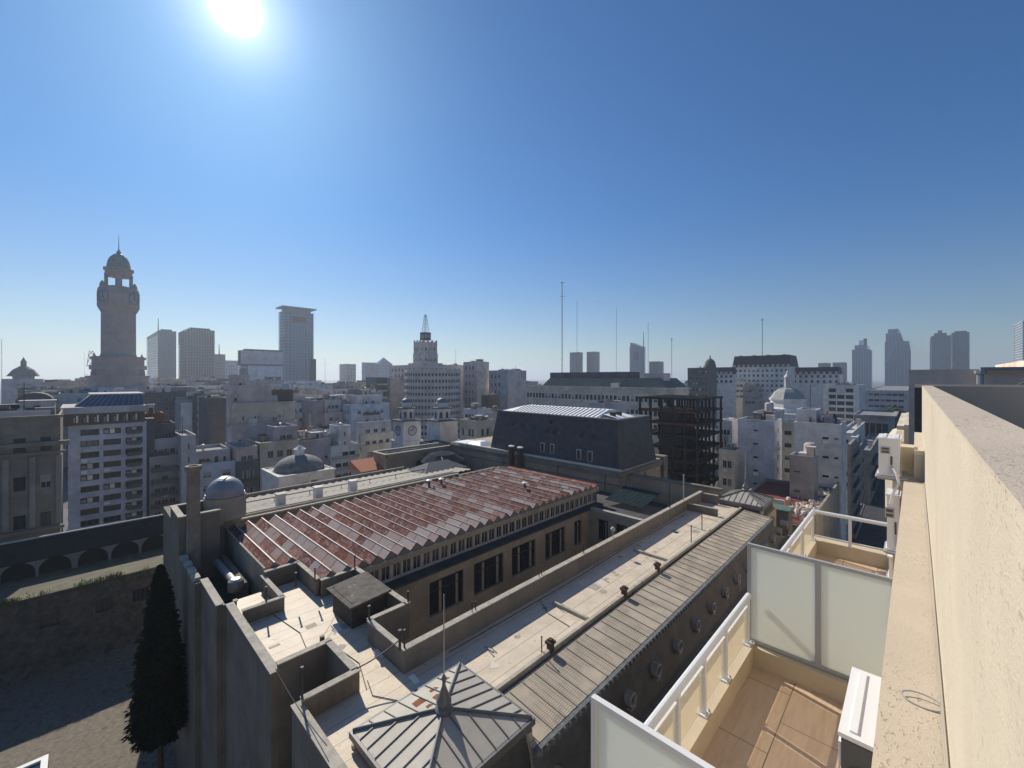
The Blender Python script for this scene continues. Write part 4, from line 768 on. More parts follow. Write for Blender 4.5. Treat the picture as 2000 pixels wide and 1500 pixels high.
r_ = [(6.2, 7.3, -17.8, -15.6)]; b.facade((37.8, 67.4), (1, 0), (0, -1), 14.2, G, -13.6, r_, .3); b.facade((37.8, 72), (0, -1), (-1, 0), 4.6, G, -13.6, [(2.0, 2.8, -18.2, -16)], .3); b.box(37.4, 52, 67.1, 67.398, -14.2, -13.7); b.box(37.5, 37.798, 67.1, 72, -14.2, -13.7); b.use(RFD).box(37.8, 52, 67.6, 72, -14.3, -14.1, 'b'); part(b, 'pavilion_wall', Nn)
place_windows(Nn, [((37.8, 67.4), (1, 0), (0, -1), .3, r_[0], 'dark'), ((37.8, 72), (0, -1), (-1, 0), .3, (2.0, 2.8, -18.2, -16), 'dark')])
b = M(COP); b.box(37.35, 52, 67.05, 67.6, -13.7, -13.51); b.box(37.35, 37.9, 67.6, 72, -13.7, -13.51); b.box(37.9, 52, 71.5, 72, -13.9, -13.51); part(b, 'pavilion_coping', Nn)
b = M(mat('turret_dark_glass', (.03, .045, .055), rough=.2, var=.3, spec=.7)); b.lathe(47, 63.5, [(3.4, -20), (3.4, -15.4)], 12, False); part(b, 'turret_wall', Nn)
b = M(mat('turret_lead', (.03, .042, .055), rough=.9, spec=.05, var=.3)); b.lathe(47, 63.5, [(4.2, -15.5), (4.2, -15.3), (2.4, -14.1), (0, -13.5)], 12, False); part(b, 'turret_roof', Nn)
b = M(WRF); [b.tube((45 + k * .35, 60.6, -14.8 + .0 * k), (45.4 + k * .35, 61.5, -14.3), .07, 4) for k in range(10)]; part(b, 'skylight_bar', Nn)
b = M(WRF); b.box(52.4, 56, 63.5, 66.8, -12.95, -12.8); b.prism([(52.5, 59), (56, 59), (56, 63), (52.5, 63)], -12.9, -12.3, scale_top=.5); part(b, 'bright_skylight', Nn)
# ------------------------------------------------------------------ courtyard side
AR = thing('arcaded_building', 'long low arcaded building with a slate lean-to roof across the courtyard, left', 'building', (-20, 76, G))
def arcade(b, y, xs, rad, zb, zs, zt, xl, xr_):
    cur = xl
    for xc in xs:
        if xc - rad > cur: b.face([(cur, y, zb), (xc - rad, y, zb), (xc - rad, y, zt), (cur, y, zt)])
        n_ = 12
        for i in range(n_):
            a0, a1 = math.pi - math.pi * i / n_, math.pi - math.pi * (i + 1) / n_
            p, q_ = (xc + rad * math.cos(a0), zs + rad * math.sin(a0)), (xc + rad * math.cos(a1), zs + rad * math.sin(a1))
            b.face([(p[0], y, p[1]), (q_[0], y, q_[1]), (q_[0], y, zt), (p[0], y, zt)]); b.face([(p[0], y, p[1]), (p[0], y + .6, p[1]), (q_[0], y + .6, q_[1]), (q_[0], y, q_[1])])
        for s_ in (-1, 1): b.face([(xc + s_ * rad, y, zb), (xc + s_ * rad, y + .6, zb), (xc + s_ * rad, y + .6, zs), (xc + s_ * rad, y, zs)])
        cur = xc + rad
    b.face([(cur, y, zb), (xr_, y, zb), (xr_, y, zt), (cur, y, zt)])
xs = [xat(px, 77.6) for px in (35, 108, 182, 245, 302)]; dx = xs[1] - xs[0]; xs = [xs[0] - dx * 2, xs[0] - dx] + xs + [xs[-1] + dx]
b = M(STN); arcade(b, 77.6, xs, 1.4, -24.6, -23.75, -22.15, -40, 20); part(b, 'arcade_wall', AR)
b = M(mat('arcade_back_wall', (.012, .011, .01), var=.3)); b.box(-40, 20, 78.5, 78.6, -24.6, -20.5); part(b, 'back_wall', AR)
b = M(mat('arcade_slate', (.022, .023, .027), rough=.85, spec=.15, var=.35, scale=1.2, space='w', bump=.5, bscale=6)); b.face([(-40, 77.45, -22.25), (20, 77.45, -22.25), (20, 78.7, -20.0), (-40, 78.7, -20.0)]); b.face([(-40, 77.45, -22.25), (-40, 77.45, -22.4), (20, 77.45, -22.4), (20, 77.45, -22.25)]); part(b, 'lean_to_roof', AR)
b = M(LGR); b.box(-40, 20, 78.7, 78.95, -20.1, -19.85); part(b, 'ridge_capping', AR)
b = M(DST); b.box(-40, 20, 78.95, 79.2, G, -20.1, 'b'); part(b, 'rear_wall', AR)
TW = thing('stone_retaining_wall', 'rough stone wall with small barred windows carrying a terrace, left of the palace', 'wall', (-20, 68, G))
STM = mat('rubble_stone', (.11, .092, .068), var=.45, scale=1.4, bump=1.0, bscale=4, space='w', col2=(.06, .05, .04), c2s=1.1, c2t=.52)
wr = [xat(px, 68) for px in (98, 204, 275)]; rects = [(x_ + 40 - .75, x_ + 40 + .75, -27.2 + .0, -25.7) for x_ in wr]
b = M(STM); b.facade((-40, 68), (1, 0), (0, -1), 60, G, -23.4, rects, .5); b.box(-40, 20, 67.9, 67.998, G, -30.6); part(b, 'masonry', TW)
for i, x_ in enumerate(wr):
    b = M(GLD if i else GLD); b.box(x_ - .75, x_ + .75, 68.4, 68.45, -27.2, -25.7); b.use(FRD); [b.box(x_ + e - .03, x_ + e + .03, 68.2, 68.24, -27.2, -25.7) for e in (-.4, 0, .4)]; part(b, 'window', TW)
b = M(mat('dry_terrace', (.105, .092, .065), var=.35, scale=.9, space='w', bump=.4, bscale=6, col2=(.13, .15, .05), c2s=.35, c2t=.52)); b.face([(-40, 67.6, -23.38), (20, 67.6, -23.38), (20, 78.5, -24.5), (-40, 78.5, -24.5)]); b.face([(-40, 67.6, -23.6), (20, 67.6, -23.6), (20, 67.6, -23.38), (-40, 67.6, -23.38)]); part(b, 'terrace_top', TW)
# tufts of grass along the wall edge: one stuff object
rr = random.Random(3); b = M(mat('grass_blades', (.09, .095, .035), var=.5, scale=2))
for i in range(9000):
    x_ = rr.uniform(-38, 6); cl = math.sin(x_ * .9) + math.sin(x_ * 2.3 + 1) * .7
    if cl < rr.uniform(-.6, 1.6): continue
    y_ = 67.6 + abs(rr.gauss(0, .45)); h_ = rr.uniform(.15, .5); a_ = rr.uniform(0, 6.3); w_ = .03; z_ = -23.38; dx_, dy_ = math.cos(a_) * w_, math.sin(a_) * w_
    if rr.random() < .35: y_ = 67.58; z_ = -23.4; h_ = -rr.uniform(.15, .6)
    b.face([(x_ - dx_, y_ - dy_, z_), (x_ + dx_, y_ + dy_, z_), (x_ + rr.uniform(-.12, .12), y_ - rr.uniform(-.05, .15), z_ + h_)])
b.make('grass', label='yellow green grass growing along the edge of the stone wall terrace', cat='grass', kind='stuff')
# skylight frame in the bottom left corner
b_ = thing('skylight', 'white framed skylight in the bottom left corner of the courtyard', 'skylight', (*P(40, 1500, -27), -27.2)); sx_, sy_ = P(95, 1472, -27)
b = M(WMT); b.box(sx_ - .35, sx_, sy_ - 6, sy_, -27.2, -27); b.box(sx_ - 9, sx_ - .35, sy_ - .35, sy_, -27.2, -27); b.box(sx_ - 9, sx_ - .35, sy_ - 3, sy_ - 2.7, -27.2, -27); part(b, 'frame', b_)
b = M(GLD); b.box(sx_ - 9, sx_ - .35, sy_ - 6, sy_ - .35, -27.25, -27.15); part(b, 'pane', b_)
b = M(DST); b.box(sx_ - 9, sx_, sy_ - 8, sy_ - .02, G, -27.3); part(b, 'base', b_)
# ------------------------------------------------------------------ trees
LEAF = {}
def leafmat(nm, col): return mat(nm, col, rough=.7, var=.45, scale=1.3, space='w')
def tree(x, y, z0, h, w, label, kind='round', n=2500, group=None, lm=None, seed=1, leaf=.16):
    rr = random.Random(seed); t_ = thing('conifer_tree' if kind == 'cone' else 'bare_tree' if kind == 'bare' else 'street_tree', label, 'tree', (x, y, z0), group)
    b = M(mat('bark', (.08, .06, .045), var=.3, scale=3)); b.tube((x, y, z0), (x, y, z0 + h * .55), w * .05 + .06, 8, w * .03); tips = []
    for i in range({'cone': 0, 'bare': 26}.get(kind, 14)):
        a_ = rr.uniform(0, 6.28); zz = z0 + h * rr.uniform(.25, .6); L_ = w * rr.uniform(.25, .48); p = Vector((x, y, zz)); q_ = p + Vector((math.cos(a_) * L_, math.sin(a_) * L_, h * rr.uniform(.1, .35))); b.tube(p, q_, .09, 5, .03); tips.append(q_)
        if kind == 'bare':
            for k in range(5): b.tube(p.lerp(q_, .6), q_ + Vector((rr.uniform(-1, 1), rr.uniform(-1, 1), rr.uniform(.2, 1.6))), .035, 4, .012)
    part(b, 'trunk', t_)
    if kind == 'bare': return
    b = MB().use(lm); cl = []
    for i in range(90 if kind == 'cone' else 34):
        if kind == 'cone':
            f = rr.random() ** .85; r_ = min(1, .55 + f * 3) * (1 - f) ** .6 * w / 2 * rr.uniform(.3, .95); a_ = rr.uniform(0, 6.28); cl.append((x + r_ * math.cos(a_), y + r_ * math.sin(a_), z0 + h * (.03 + f * .93), w * .07 + (1 - f) * w * .13))
        else:
            a_ = rr.uniform(0, 6.28); e_ = rr.uniform(-.5, 1.4); r_ = w * .36 * rr.uniform(.4, 1); cl.append((x + r_ * math.cos(a_) * math.cos(e_), y + r_ * math.sin(a_) * math.cos(e_), z0 + h * .64 + h * .26 * math.sin(e_) * rr.uniform(.6, 1.15), w * rr.uniform(.09, .17)))
    for i in range(n):
        if kind == 'cone':
            f = rr.random() ** 1.25; a_ = rr.uniform(0, 6.283); ly = (f * 23) % 1.0; R_ = w / 2 * min(1, .5 + f * 5) * (1 - f) ** .62 * (.78 + .3 * ly + .16 * math.sin(5 * a_ + 31 * f) + .1 * math.sin(11 * a_ - 17 * f)); r_ = R_ * rr.random() ** .35
            p = Vector((x + r_ * math.cos(a_), y + r_ * math.sin(a_), z0 + h * (.30 + .70 * f) - .12 * r_)); u_ = Vector((math.cos(a_), math.sin(a_), rr.uniform(-.9, .2))).normalized(); w_ = u_.cross(Vector((rr.gauss(0, 1), rr.gauss(0, 1), rr.gauss(0, 1)))).normalized(); s_ = leaf * rr.uniform(.6, 1.6)
            b.face([p - u_ * s_, p + w_ * s_ * .4, p + u_ * s_, p - w_ * s_ * .4]); continue
        c_ = rr.choice(cl); v_ = Vector((rr.gauss(0, 1), rr.gauss(0, 1), rr.gauss(0, .8))); v_ = v_.normalized() * c_[3] * rr.uniform(.5, 1.1); p = Vector(c_[:3]) + v_
        u_ = Vector((rr.gauss(0, 1), rr.gauss(0, 1), rr.gauss(0, 1))).normalized(); w_ = u_.cross(Vector((rr.gauss(0, 1), rr.gauss(0, 1), rr.gauss(0, 1)))).normalized(); s_ = leaf * rr.uniform(.6, 1.4)
        b.face([p - u_ * s_, p + w_ * s_ * .7, p + u_ * s_, p - w_ * s_ * .7])
    part(b, 'crown', t_)
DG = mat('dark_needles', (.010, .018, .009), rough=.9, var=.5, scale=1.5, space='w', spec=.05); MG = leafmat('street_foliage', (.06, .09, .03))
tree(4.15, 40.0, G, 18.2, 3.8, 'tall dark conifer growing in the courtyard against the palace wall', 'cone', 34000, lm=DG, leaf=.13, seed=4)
# ------------------------------------------------------------------ city buildings traced from the view
def T(label, c, d, l=None, r=None, top=None, z=None, wall=GRY, faces=None, stuff=(), tiers=(), name='apartment_building', cat='building', zb=G, dep=None, group=None, **k):
    x0, x1, y0, y1 = corner(c, d, l, r, w=k.pop('w', 12), dep=dep); zt = z if z is not None else zat(top, d)
    t = thing(name, label, cat, ((x0 + x1) / 2, (y0 + y1) / 2, zb), group)
    block(t, x0, x1, y0, y1, zb, zt, wall, faces, **k)
    roofstuff(t, x0, x1, y0, y1, zt - k.get('par', .7), stuff, seed=int(abs(c) * 7 + d))
    if stuff: clutter(t, x0, x1, y0, y1, zt - k.get('par', .7), seed=int(abs(c) * 5 + d), n=14)
    for (fx0, fx1, fy0, fy1, h, wl2, fc, kw) in tiers:
        X0, X1 = x0 + (x1 - x0) * fx0, x0 + (x1 - x0) * fx1; Y0, Y1 = y0 + (y1 - y0) * fy0, y0 + (y1 - y0) * fy1
        block(t, X0, X1, Y0, Y1, zt - k.get('par', .7), zt + h, wl2, fc, name='upper_wall', **kw)
        if stuff: roofstuff(t, X0, X1, Y0, Y1, zt + h - kw.get('par', .7), stuff[-1:], seed=int(abs(c) * 3 + d))
    return t, x0, x1, y0, y1, zt
SH = dict(fh=2.3, ww=1.3, wh=1.15)
t, x0, x1, y0, y1, zt = T('brown stone palace with heavy cornices at the left edge of the view', -110, 52, None, 118, z=-5.2, wall=plaster('old_palace_stone', (.27, .23, .18), .7), faces={'S': [(.1, 1.1, 1.9), (.37, 1.1, 1.9), (.62, 1.1, 1.9), (.86, 1.0, 1.9)]}, cornice=((.0, .35, .35), (3.6, .9, .55), (5.0, .5, .3), (15.5, .4, .4)), fh=4.6, style='dark', dep=14, name='stone_palace', stuff=('shed', 'mast', 'vent'))
b = M(STN)
for f in (.24, .5, .74, .985): X = x0 + (x1 - x0) * f; b.box(X - .28, X + .28, y0 - .35, y0 - .003, -20.4, -10.8)
part(b, 'pilaster', t)
t, x0, x1, y0, y1, zt = T('white office block with rows of dark three-pane windows and a glazed crown, left', 133, 78, None, 286, top=832, wall=BLG, faces={'S': [(.26, 2.55, 1.15), (.54, 2.5, 1.15), (.83, 2.6, 1.2)]}, fh=2.17, style=['darktri', 'reflect_pane', 'reflect_pane', 'darktri'], balc=(('S', .73, .93, .9, .7, DGR),), dep=16, par=.1, name='office_block', rows=10)
jobs = []; b = M(BRN); w = x1 - x0; rr_ = [(round(w * (i / 8) + .1, 3), round(w * ((i + 1) / 8) - .1, 3), zt + .35, zt + 1.95) for i in range(1, 8)]
b.facade((x0 - .9, y0 - .5), (1, 0), (0, -1), w + .6, zt, zt + 2.2, rr_, .2); b.box(x0 - .9, x1 - .3, y0 - .2, y1, zt, zt + .1); b.box(x0 - .9, x0 - .6, y0 - .5, y1, zt, zt + 2.2); part(b, 'crown_floor', t)
place_windows(t, [((x0 - .9, y0 - .5), (1, 0), (0, -1), .2, r_, 'reflect_pane') for r_ in rr_])
b = M(LGR); b.box(x0 - 1, x1, y0 - .6, y1, zt + 2.2, zt + 3.4); part(b, 'roof_slab', t)
b = M(mat('penthouse_blue_glass', (.03, .07, .14), rough=.1, spec=.9)); b.face([(x0 + .8, y0 + 2, zt + 3.4), (x1 - .2, y0 + 2, zt + 3.4), (x1 - .4, y0 + 2.8, zt + 5.6), (x0 + 3, y0 + 2.8, zt + 5.6)]); b.face([(x0 + .8, y0 + 8, zt + 3.4), (x0 + .8, y0 + 2, zt + 3.4), (x0 + 3, y0 + 2.8, zt + 5.6), (x0 + 3, y0 + 8, zt + 5.6)]); b.use(LGR).box(x0 + 2.8, x1, y0 + 2.7, y1, zt + 5.6, zt + 5.8); [b.tube((x0 + .8 + (x1 - x0 - 1) * i / 12, y0 + 1.98, zt + 3.4), (x0 + 3 + (x1 - x0 - 3.4) * i / 12, y0 + 2.78, zt + 5.6), .03, 4) for i in range(13)]; part(b, 'glazed_penthouse', t)
b = M(DGR); b.box(x1 - .05, x1 + 1.4, y0 + 1, y1, G, zt + .5); part(b, 'party_wall', t)
BA = (('S', .06, .94, 1.0, .8, DGR),)
T('dark grey apartment house with deep balconies just right of the white office block', 292, 86, None, 352, top=893, wall=GRY, faces={'S': 3}, stuff=('shed',), tiers=((0, 1, .18, 1, 3.4, LGR, {'S': 4}, SH), (0.02, .95, .38, 1, 6.4, DGR, {'S': 3}, SH), (0, .6, .55, 1, 8.6, RFR, {'S': 2}, SH)), balc=BA, **SH)
T('narrow grey stair block between the balconied house and the pale block', 354, 87, None, 383, top=851, wall=LGR, faces={'S': 1}, stuff=('mast',), fh=2.6, ww=1.7, wh=1.4)
T('pale apartment block with square windows behind the round brick chimney', 384, 92, None, 462, top=908, wall=BLG, faces={'S': 3}, stuff=('shed', 'vent'), tiers=((0, .9, .2, 1, 2.6, LGR, {'S': 4}, SH),), fh=2.5, ww=1.9, wh=1.35, style='blind')
T('dark blue-grey town house with balconies left of the domed chapel', 464, 96, None, 506, top=903, wall=DGR, faces={'S': 2}, stuff=(), tiers=((0, 1, .1, 1, 3.2, PNK, {'S': 2}, SH),), fh=3, ww=1.1, wh=1.9, style='shut', balc=(('S', .1, .9, .7, .7, FRD),))
T('beige apartment house with arched upper windows behind the chapel dome', 508, 100, None, 584, top=865, wall=BEI, faces={'S': 3}, stuff=('vent',), fh=3.1, ww=1.3, wh=1.7, tiers=((.4, 1, .1, 1, 3.4, PUR, {'S': 2}, SH),), cornice=((0, .3, .3),))
T('pink blank-walled apartment block in three steps above the beige house', 452, 112, 444, 580, top=829, wall=PNK, faces={'S': [(.12, .5, .6), (.55, .8, 1.4), (.8, .5, .6)]}, stuff=('tank',), fh=5, style='dark', cornice=((.05, .12, .25),), tiers=((.02, .98, .12, 1, 5.6, BEI, {'S': [(.16, .45, .8), (.34, .4, .7), (.4, .4, .7), (.74, .4, .7), (.8, .4, .7)]}, dict(fh=4, style='dark', cornice=((0, .15, .35),))), (.0, .62, .45, 1, 10.5, PNK, {'S': [(.14, .7, .8)]}, dict(fh=4, style='dark')), (.02, .3, .6, 1, 13.4, PNK, {'S': [(.5, .7, .8)]}, dict(fh=3, style='dark')), (.66, .98, .5, 1, 9.0, BRN, None, {})))
T('tall blank slate grey party wall block left of the pink stepped block', 409, 122, None, 441, top=778, wall=DGR, faces=None, stuff=('mast', 'box'), dep=16)
T('mauve block with a blank wall right of the chapel dome', 584, 112, None, 646, top=862, wall=PUR, faces={'S': [(.85, .7, .7)]}, fh=6, style='dark', stuff=('shed', 'tank'), dep=20, roof=RFL)
T('white apartment block with long strip balconies, right of the mauve wall', 646, 116, None, 702, top=872, wall=WHT, faces={'S': 3}, fh=2.9, ww=2.2, wh=1.2, style='band', stuff=('vent',), tiers=((.3, .72, .05, .6, 5.4, OFW, {'S': 1}, SH), (0, .3, .3, 1, 3, LGR, {'S': 1}, SH)), balc=(('S', .03, .97, .7, .7, PUR),))
t, x0, x1, y0, y1, zt = T('cream apartment block with balconied upper floors left of the church clock tower', 706, 122, 699, 772, top=870, wall=CRM, faces={'S': [(.25, 1.9, 1.6), (.62, 1.6, 1.3), (.86, 1.2, 1.3)], 'W': 1}, fh=3.1, cornice=((0, .6, .3),), stuff=('shed', 'mast'), tiers=((-.02, .97, .06, 1, 2.9, CRM, {'S': 4}, SH), (-.04, .9, .2, 1, 6.6, LGR, {'S': 3}, SH)))
T('white stair-topped block between the water tank house and the strip-balcony block', 632, 138, None, 684, top=838, wall=WHT, faces={'S': 4}, stuff=('shed', 'tank'), tiers=((.2, .9, .3, 1, 5, PUR, {'S': 2}, SH), (.3, .9, .45, 1, 9.4, LGR, {'S': 3}, SH)), **SH)
T('small cream house topped by a pale cylindrical water tank, behind the mauve wall', 594, 132, 588, 624, top=846, wall=CRM, faces={'S': [(.4, .8, .8)]}, stuff=('tank', 'vent'), fh=3, style='dark')
T('white block with glazed balconies and aerials behind the cream corner block', 688, 150, None, 738, top=818, wall=LGR, faces={'S': 4}, stuff=('mast', 'mast', 'box'), **SH)
T('tall thin white apartment tower with a sloping roof above the cream corner block', 712, 215, 700, 734, top=760, wall=OFW, faces={'S': [(.55, 1.8, 1.7)], 'W': 1}, fh=4.2, style='dark', stuff=('vent',))
T('dark green glazed block beside the thin white apartment tower', 735, 225, None, 756, top=737, wall=mat('green_cladding', (.03, .10, .10), rough=.4), faces={'S': 2}, fh=3.4, ww=3, wh=2, style='band')
# church towers
def church_tower(px, d, l, r, clock, label):
    x0, x1, y0, y1 = corner(px, d, l, r); y1 = y0 + (x1 - x0); t = thing('church_tower', label, 'tower', ((x0 + x1) / 2, (y0 + y1) / 2, G), 'twin white church bell towers'); cx, cy = (x0 + x1) / 2, (y0 + y1) / 2; h = (x1 - x0) / 2
    z1, z2, z3, z4 = zat(866, d), zat(824, d), zat(800, d), zat(785, d); b = M(WHT); b.box(x0 - .3, x1 + .3, y0 - .3, y1 + .3, G, z1); b.box(x0, x1, y0, y1, z1, z2); b.box(x0 - .5, x1 + .5, y0 - .5, y1 + .5, z1, z1 + .4); part(b, 'shaft', t)
    b = M(DGR); b.box(x0 - .45, x1 + .45, y0 - .45, y1 + .45, z2, z2 + .3); b.lathe(cx, cy, [(h * .9, z3), (h * .95, z3 + .3), (0, z3 + .3)], 8, False, R(22.5)); part(b, 'cornice', t)
    b = M(WHT); b.lathe(cx, cy, [(h * .78, z2 + .3), (h * .78, z3)], 8, False, R(22.5)); b.lathe(cx, cy, [(h * .5, z3 + .3), (h * .5, z4 - .4)], 8, False, R(22.5)); part(b, 'belfry', t)
    b = M(GLD)
    for k in range(8):
        a = R(45 * k); rr_ = h * .78 * math.cos(R(22.5)) + .01; c_, s_ = math.cos(a), math.sin(a); b.face([(cx + rr_ * c_ - s_ * e * .4, cy + rr_ * s_ + c_ * e * .4, z_) for e, z_ in ((-1, z2 + .7), (1, z2 + .7), (1, z3 - 1.1), (0, z3 - .6), (-1, z3 - 1.1))])
    part(b, 'belfry_opening', t)
    b = M(mat('church_dome_blue', (.14, .17, .21), rough=.55, var=.15)); b.lathe(cx, cy, [(h * .6, z4 - .4)] + [(h * .56 * math.cos(q * math.pi / 12), z4 - .3 + h * .42 * math.sin(q * math.pi / 12)) for q in range(7)], 16); part(b, 'cupola', t)
    b = M(FRM); b.tube((cx, cy, z4 + h * .2), (cx, cy, z4 + 2.2), .08, 6); b.lathe(cx, cy, [(0, z4 + .8), (.25, z4 + 1.0), (0, z4 + 1.3)], 8); b.box(cx - .5, cx + .5, cy - .05, cy + .05, z4 + 1.7, z4 + 1.85); part(b, 'cross', t)
    if clock:
        zc = (z1 + z2) / 2 + .3
        for nm, (fx, fy, ux, uy) in (('w', (x0, cy, 0, 1)), ('s', (cx, y0, 1, 0))):
            b = M(LGR); o_ = -.06; nx_, ny_ = (-1, 0) if nm == 'w' else (0, -1); rad = h * .52
            def cp(a, r_, k): return (fx + nx_ * k + ux * r_ * math.cos(a), fy + ny_ * k + uy * r_ * math.cos(a), zc + r_ * math.sin(a))
            b.face([cp(2 * math.pi * i / 24, rad, .05) for i in range(24)]); b.use(DMT)
            for i in range(24): a0, a1 = 2 * math.pi * i / 24, 2 * math.pi * (i + 1) / 24; b.face([cp(a0, rad, .08), cp(a1, rad, .08), cp(a1, rad * .88, .08), cp(a0, rad * .88, .08)])
            for i in range(12): a0 = 2 * math.pi * i / 12; b.face([cp(a0 - .05, rad * .84, .08), cp(a0 + .05, rad * .84, .08), cp(a0 + .06, rad * .66, .08), cp(a0 - .06, rad * .66, .08)])
            b.tube(cp(0, 0, .1), cp(1.2, rad * .7, .1), .07, 4); b.tube(cp(0, 0, .1), cp(2.9, rad * .5, .1), .09, 4); part(b, 'clock_face', t)
    return t
church_tower(788, 112, 780, 822, True, 'white church tower with round clock faces, left of the pair')
church_tower(859, 104, 850, 894, False, 'white church bell tower without clock, right of the pair')
T('church nave with dark scaffolded gable between the twin towers and the turret', 850, 98, 820, 880, top=868, wall=DGR, faces=None, roof=RFD, name='church_nave', dep=30)
# chapel
t, x0, x1, y0, y1, zt = T('small white domed chapel with a shallow grey dome on a square roof', 545, 62, 512, 653, top=931, wall=OFW, faces={'S': [(.46, .9, 1.5), (.62, 1.0, 1.9)]}, fh=3, par=.15, style='dark', roof=RFL, name='domed_chapel', cat='chapel', cornice=((0, .2, .25),))
cx, cy = (x0 + x1) / 2 + .2, (y0 + y1) / 2; b = M(mat('chapel_dome', (.20, .20, .19), var=.3, scale=1.2, col2=(.12, .12, .12), c2s=.8)); b.lathe(cx, cy, [(3.9, zt - .1)] + [(3.7 * math.cos(q * math.pi / 20), zt - .1 + 2.3 * math.sin(q * math.pi / 20)) for q in range(0, 11)], 32); part(b, 'dome', t)
b = M(OFW); zq = zt + 2.1; b.lathe(cx, cy, [(.75, zq), (.75, zq + .9), (.95, zq + 1.0), (.7, zq + 1.15), (0, zq + 1.7)], 8, False); part(b, 'lantern', t)
# clock tower
d_ = 185.0; cx, cy = PD(232, d_); ct = thing('clock_tower', 'tall stone clock tower with a domed belfry and spire, rising over the left skyline', 'tower', (cx, cy, G)); px_m = d_ / FPX
def zz(py): return zat(py, d_)
CT = mat('tower_stone', (.50, .40, .355), var=.15, scale=.3, streak=.3, space='w'); ang = R(HEAD + 43 + 45)
def chsq(hw, ch, a): # chamfered square outline
    pts = []
    for sx, sy in ((1, 1), (-1, 1), (-1, -1), (1, -1)):
        q = [(sx * hw, sy * (hw - ch)), (sx * (hw - ch), sy * hw)]
        if sx * sy < 0: q.reverse()
        pts += q
    return [(cx + p[0] * math.cos(a) - p[1] * math.sin(a), cy + p[0] * math.sin(a) + p[1] * math.cos(a)) for p in pts]
W70 = 35 * px_m * .89
b = M(CT); a_ = R(HEAD + 43)
sh = chsq(W70 * .82, W70 * .5, a_ + R(45)); b.prism(sh, zz(697), zz(607), scale_top=.99)
for (s0, s1, p0, p1) in ((.84, .98, 610, 601), (.98, .98, 601, 574), (.98, .92, 574, 566)):
    o0 = chsq(W70 * s0, W70 * s0 * .6, a_ + R(45)); k_ = s1 / s0; b.prism(o0, zz(p0), zz(p1), scale_top=k_)
b.prism(chsq(W70 * 1.1, W70 * .5, a_ + R(45)), zz(735), zz(697)); b.prism(chsq(W70 * 1.16, W70 * .5, a_ + R(45)), zz(702), zz(698)); b.prism(chsq(W70 * 1.22, W70 * .5, a_ + R(45)), G, zz(735), top=True); b.prism(chsq(W70 * 1.3, W70 * .5, a_ + R(45)), zz(738), zz(734)); b.prism(chsq(W70 * 1.2, W70 * .55, a_ + R(45)), zz(722), zz(714)); part(b, 'shaft', ct)
b = M(CT); bz0, bz1 = zz(566), zz(528); rad = W70 * .66
b.prism(chsq(rad * 1.15, rad * .5, a_ + R(45)), zz(566), zz(562))
for k in range(4):    # open belfry: four corner piers under a ring
    a0 = a_ + R(90 * k); off, wd = ((rad * .84, 5 * px_m) if k % 2 == 0 else (rad * .86, 2.8 * px_m)); X, Y = cx + off * math.cos(a0), cy + off * math.sin(a0); b.prism([(X + wd * 1.41 * math.cos(a0 + R(45 + 90 * j)), Y + wd * 1.41 * math.sin(a0 + R(45 + 90 * j))) for j in range(4)], zz(562), zz(536))
b.lathe(cx, cy, [(rad * 1.02, zz(541)), (rad * 1.04, zz(530)), (rad * 1.16, zz(529)), (rad * 1.16, zz(526)), (rad * .9, zz(525))], 8, False, a_ + R(22.5)); b.lathe(cx, cy, [(0, zz(541)), (rad * 1.02, zz(541))], 8, False, a_)
for k in range(4):
    a0 = a_ + R(90 * k); X, Y = cx + rad * 1.12 * math.cos(a0), cy + rad * 1.12 * math.sin(a0); b.lathe(X, Y, [(rad * .2, zz(566)), (rad * .2, zz(558)), (rad * .1, zz(553)), (0, zz(550))], 8)
part(b, 'belfry', ct)
b = M(mat('tower_dome_slate', (.34, .33, .29), rough=.6)); b.lathe(cx, cy, [(rad * .86, zz(525)), (rad * .84, zz(518)), (rad * .76, zz(510)), (rad * .6, zz(503)), (rad * .38, zz(498)), (rad * .18, zz(496)), (rad * .16, zz(492)), (.2, zz(488)), (.12, zz(475)), (.05, zz(458))], 16); part(b, 'dome_and_spire', ct)
for sg in (-1, 1):
    a0 = a_ + math.pi + R(45) * sg; nx_, ny_ = math.cos(a0), math.sin(a0); ux_, uy_ = -ny_, nx_; hw = W70 * .98; zc = zz(583.5); rd_ = 10.5 * px_m
    def cp(a, r_, k): return (cx + nx_ * (hw + k) + ux_ * r_ * math.cos(a), cy + ny_ * (hw + k) + uy_ * r_ * math.cos(a), zc + r_ * math.sin(a))
    b = M(LGR); b.face([cp(2 * math.pi * i / 28, rd_, .1) for i in range(28)]); b.use(GRY)
    for i in range(28): a0_, a1_ = 2 * math.pi * i / 28, 2 * math.pi * (i + 1) / 28; b.face([cp(a0_, rd_ * 1.1, .2), cp(a1_, rd_ * 1.1, .2), cp(a1_, rd_ * .95, .2), cp(a0_, rd_ * .95, .2)])
    for i in range(12): q = 2 * math.pi * i / 12; b.face([cp(q - .09, rd_ * .9, .16), cp(q + .09, rd_ * .9, .16), cp(q + .1, rd_ * .68, .16), cp(q - .1, rd_ * .68, .16)])
    b.use(DMT); b.tube(cp(0, 0, .2), cp(1.45, rd_ * .75, .2), .13, 4); b.tube(cp(0, 0, .2), cp(-1.0, rd_ * .5, .2), .16, 4); part(b, 'clock_face', ct)
b = M(CT); [b.box(0, 0, 0, 0, 0, 0) for _ in ()]
for k in range(8): a0 = a_ + R(45 * k); X, Y = cx + W70 * 1.08 * math.cos(a0), cy + W70 * 1.08 * math.sin(a0); b.lathe(X, Y, [(.7, zz(702)), (.5, zz(696)), (.2, zz(692)), (0, zz(690))], 6)
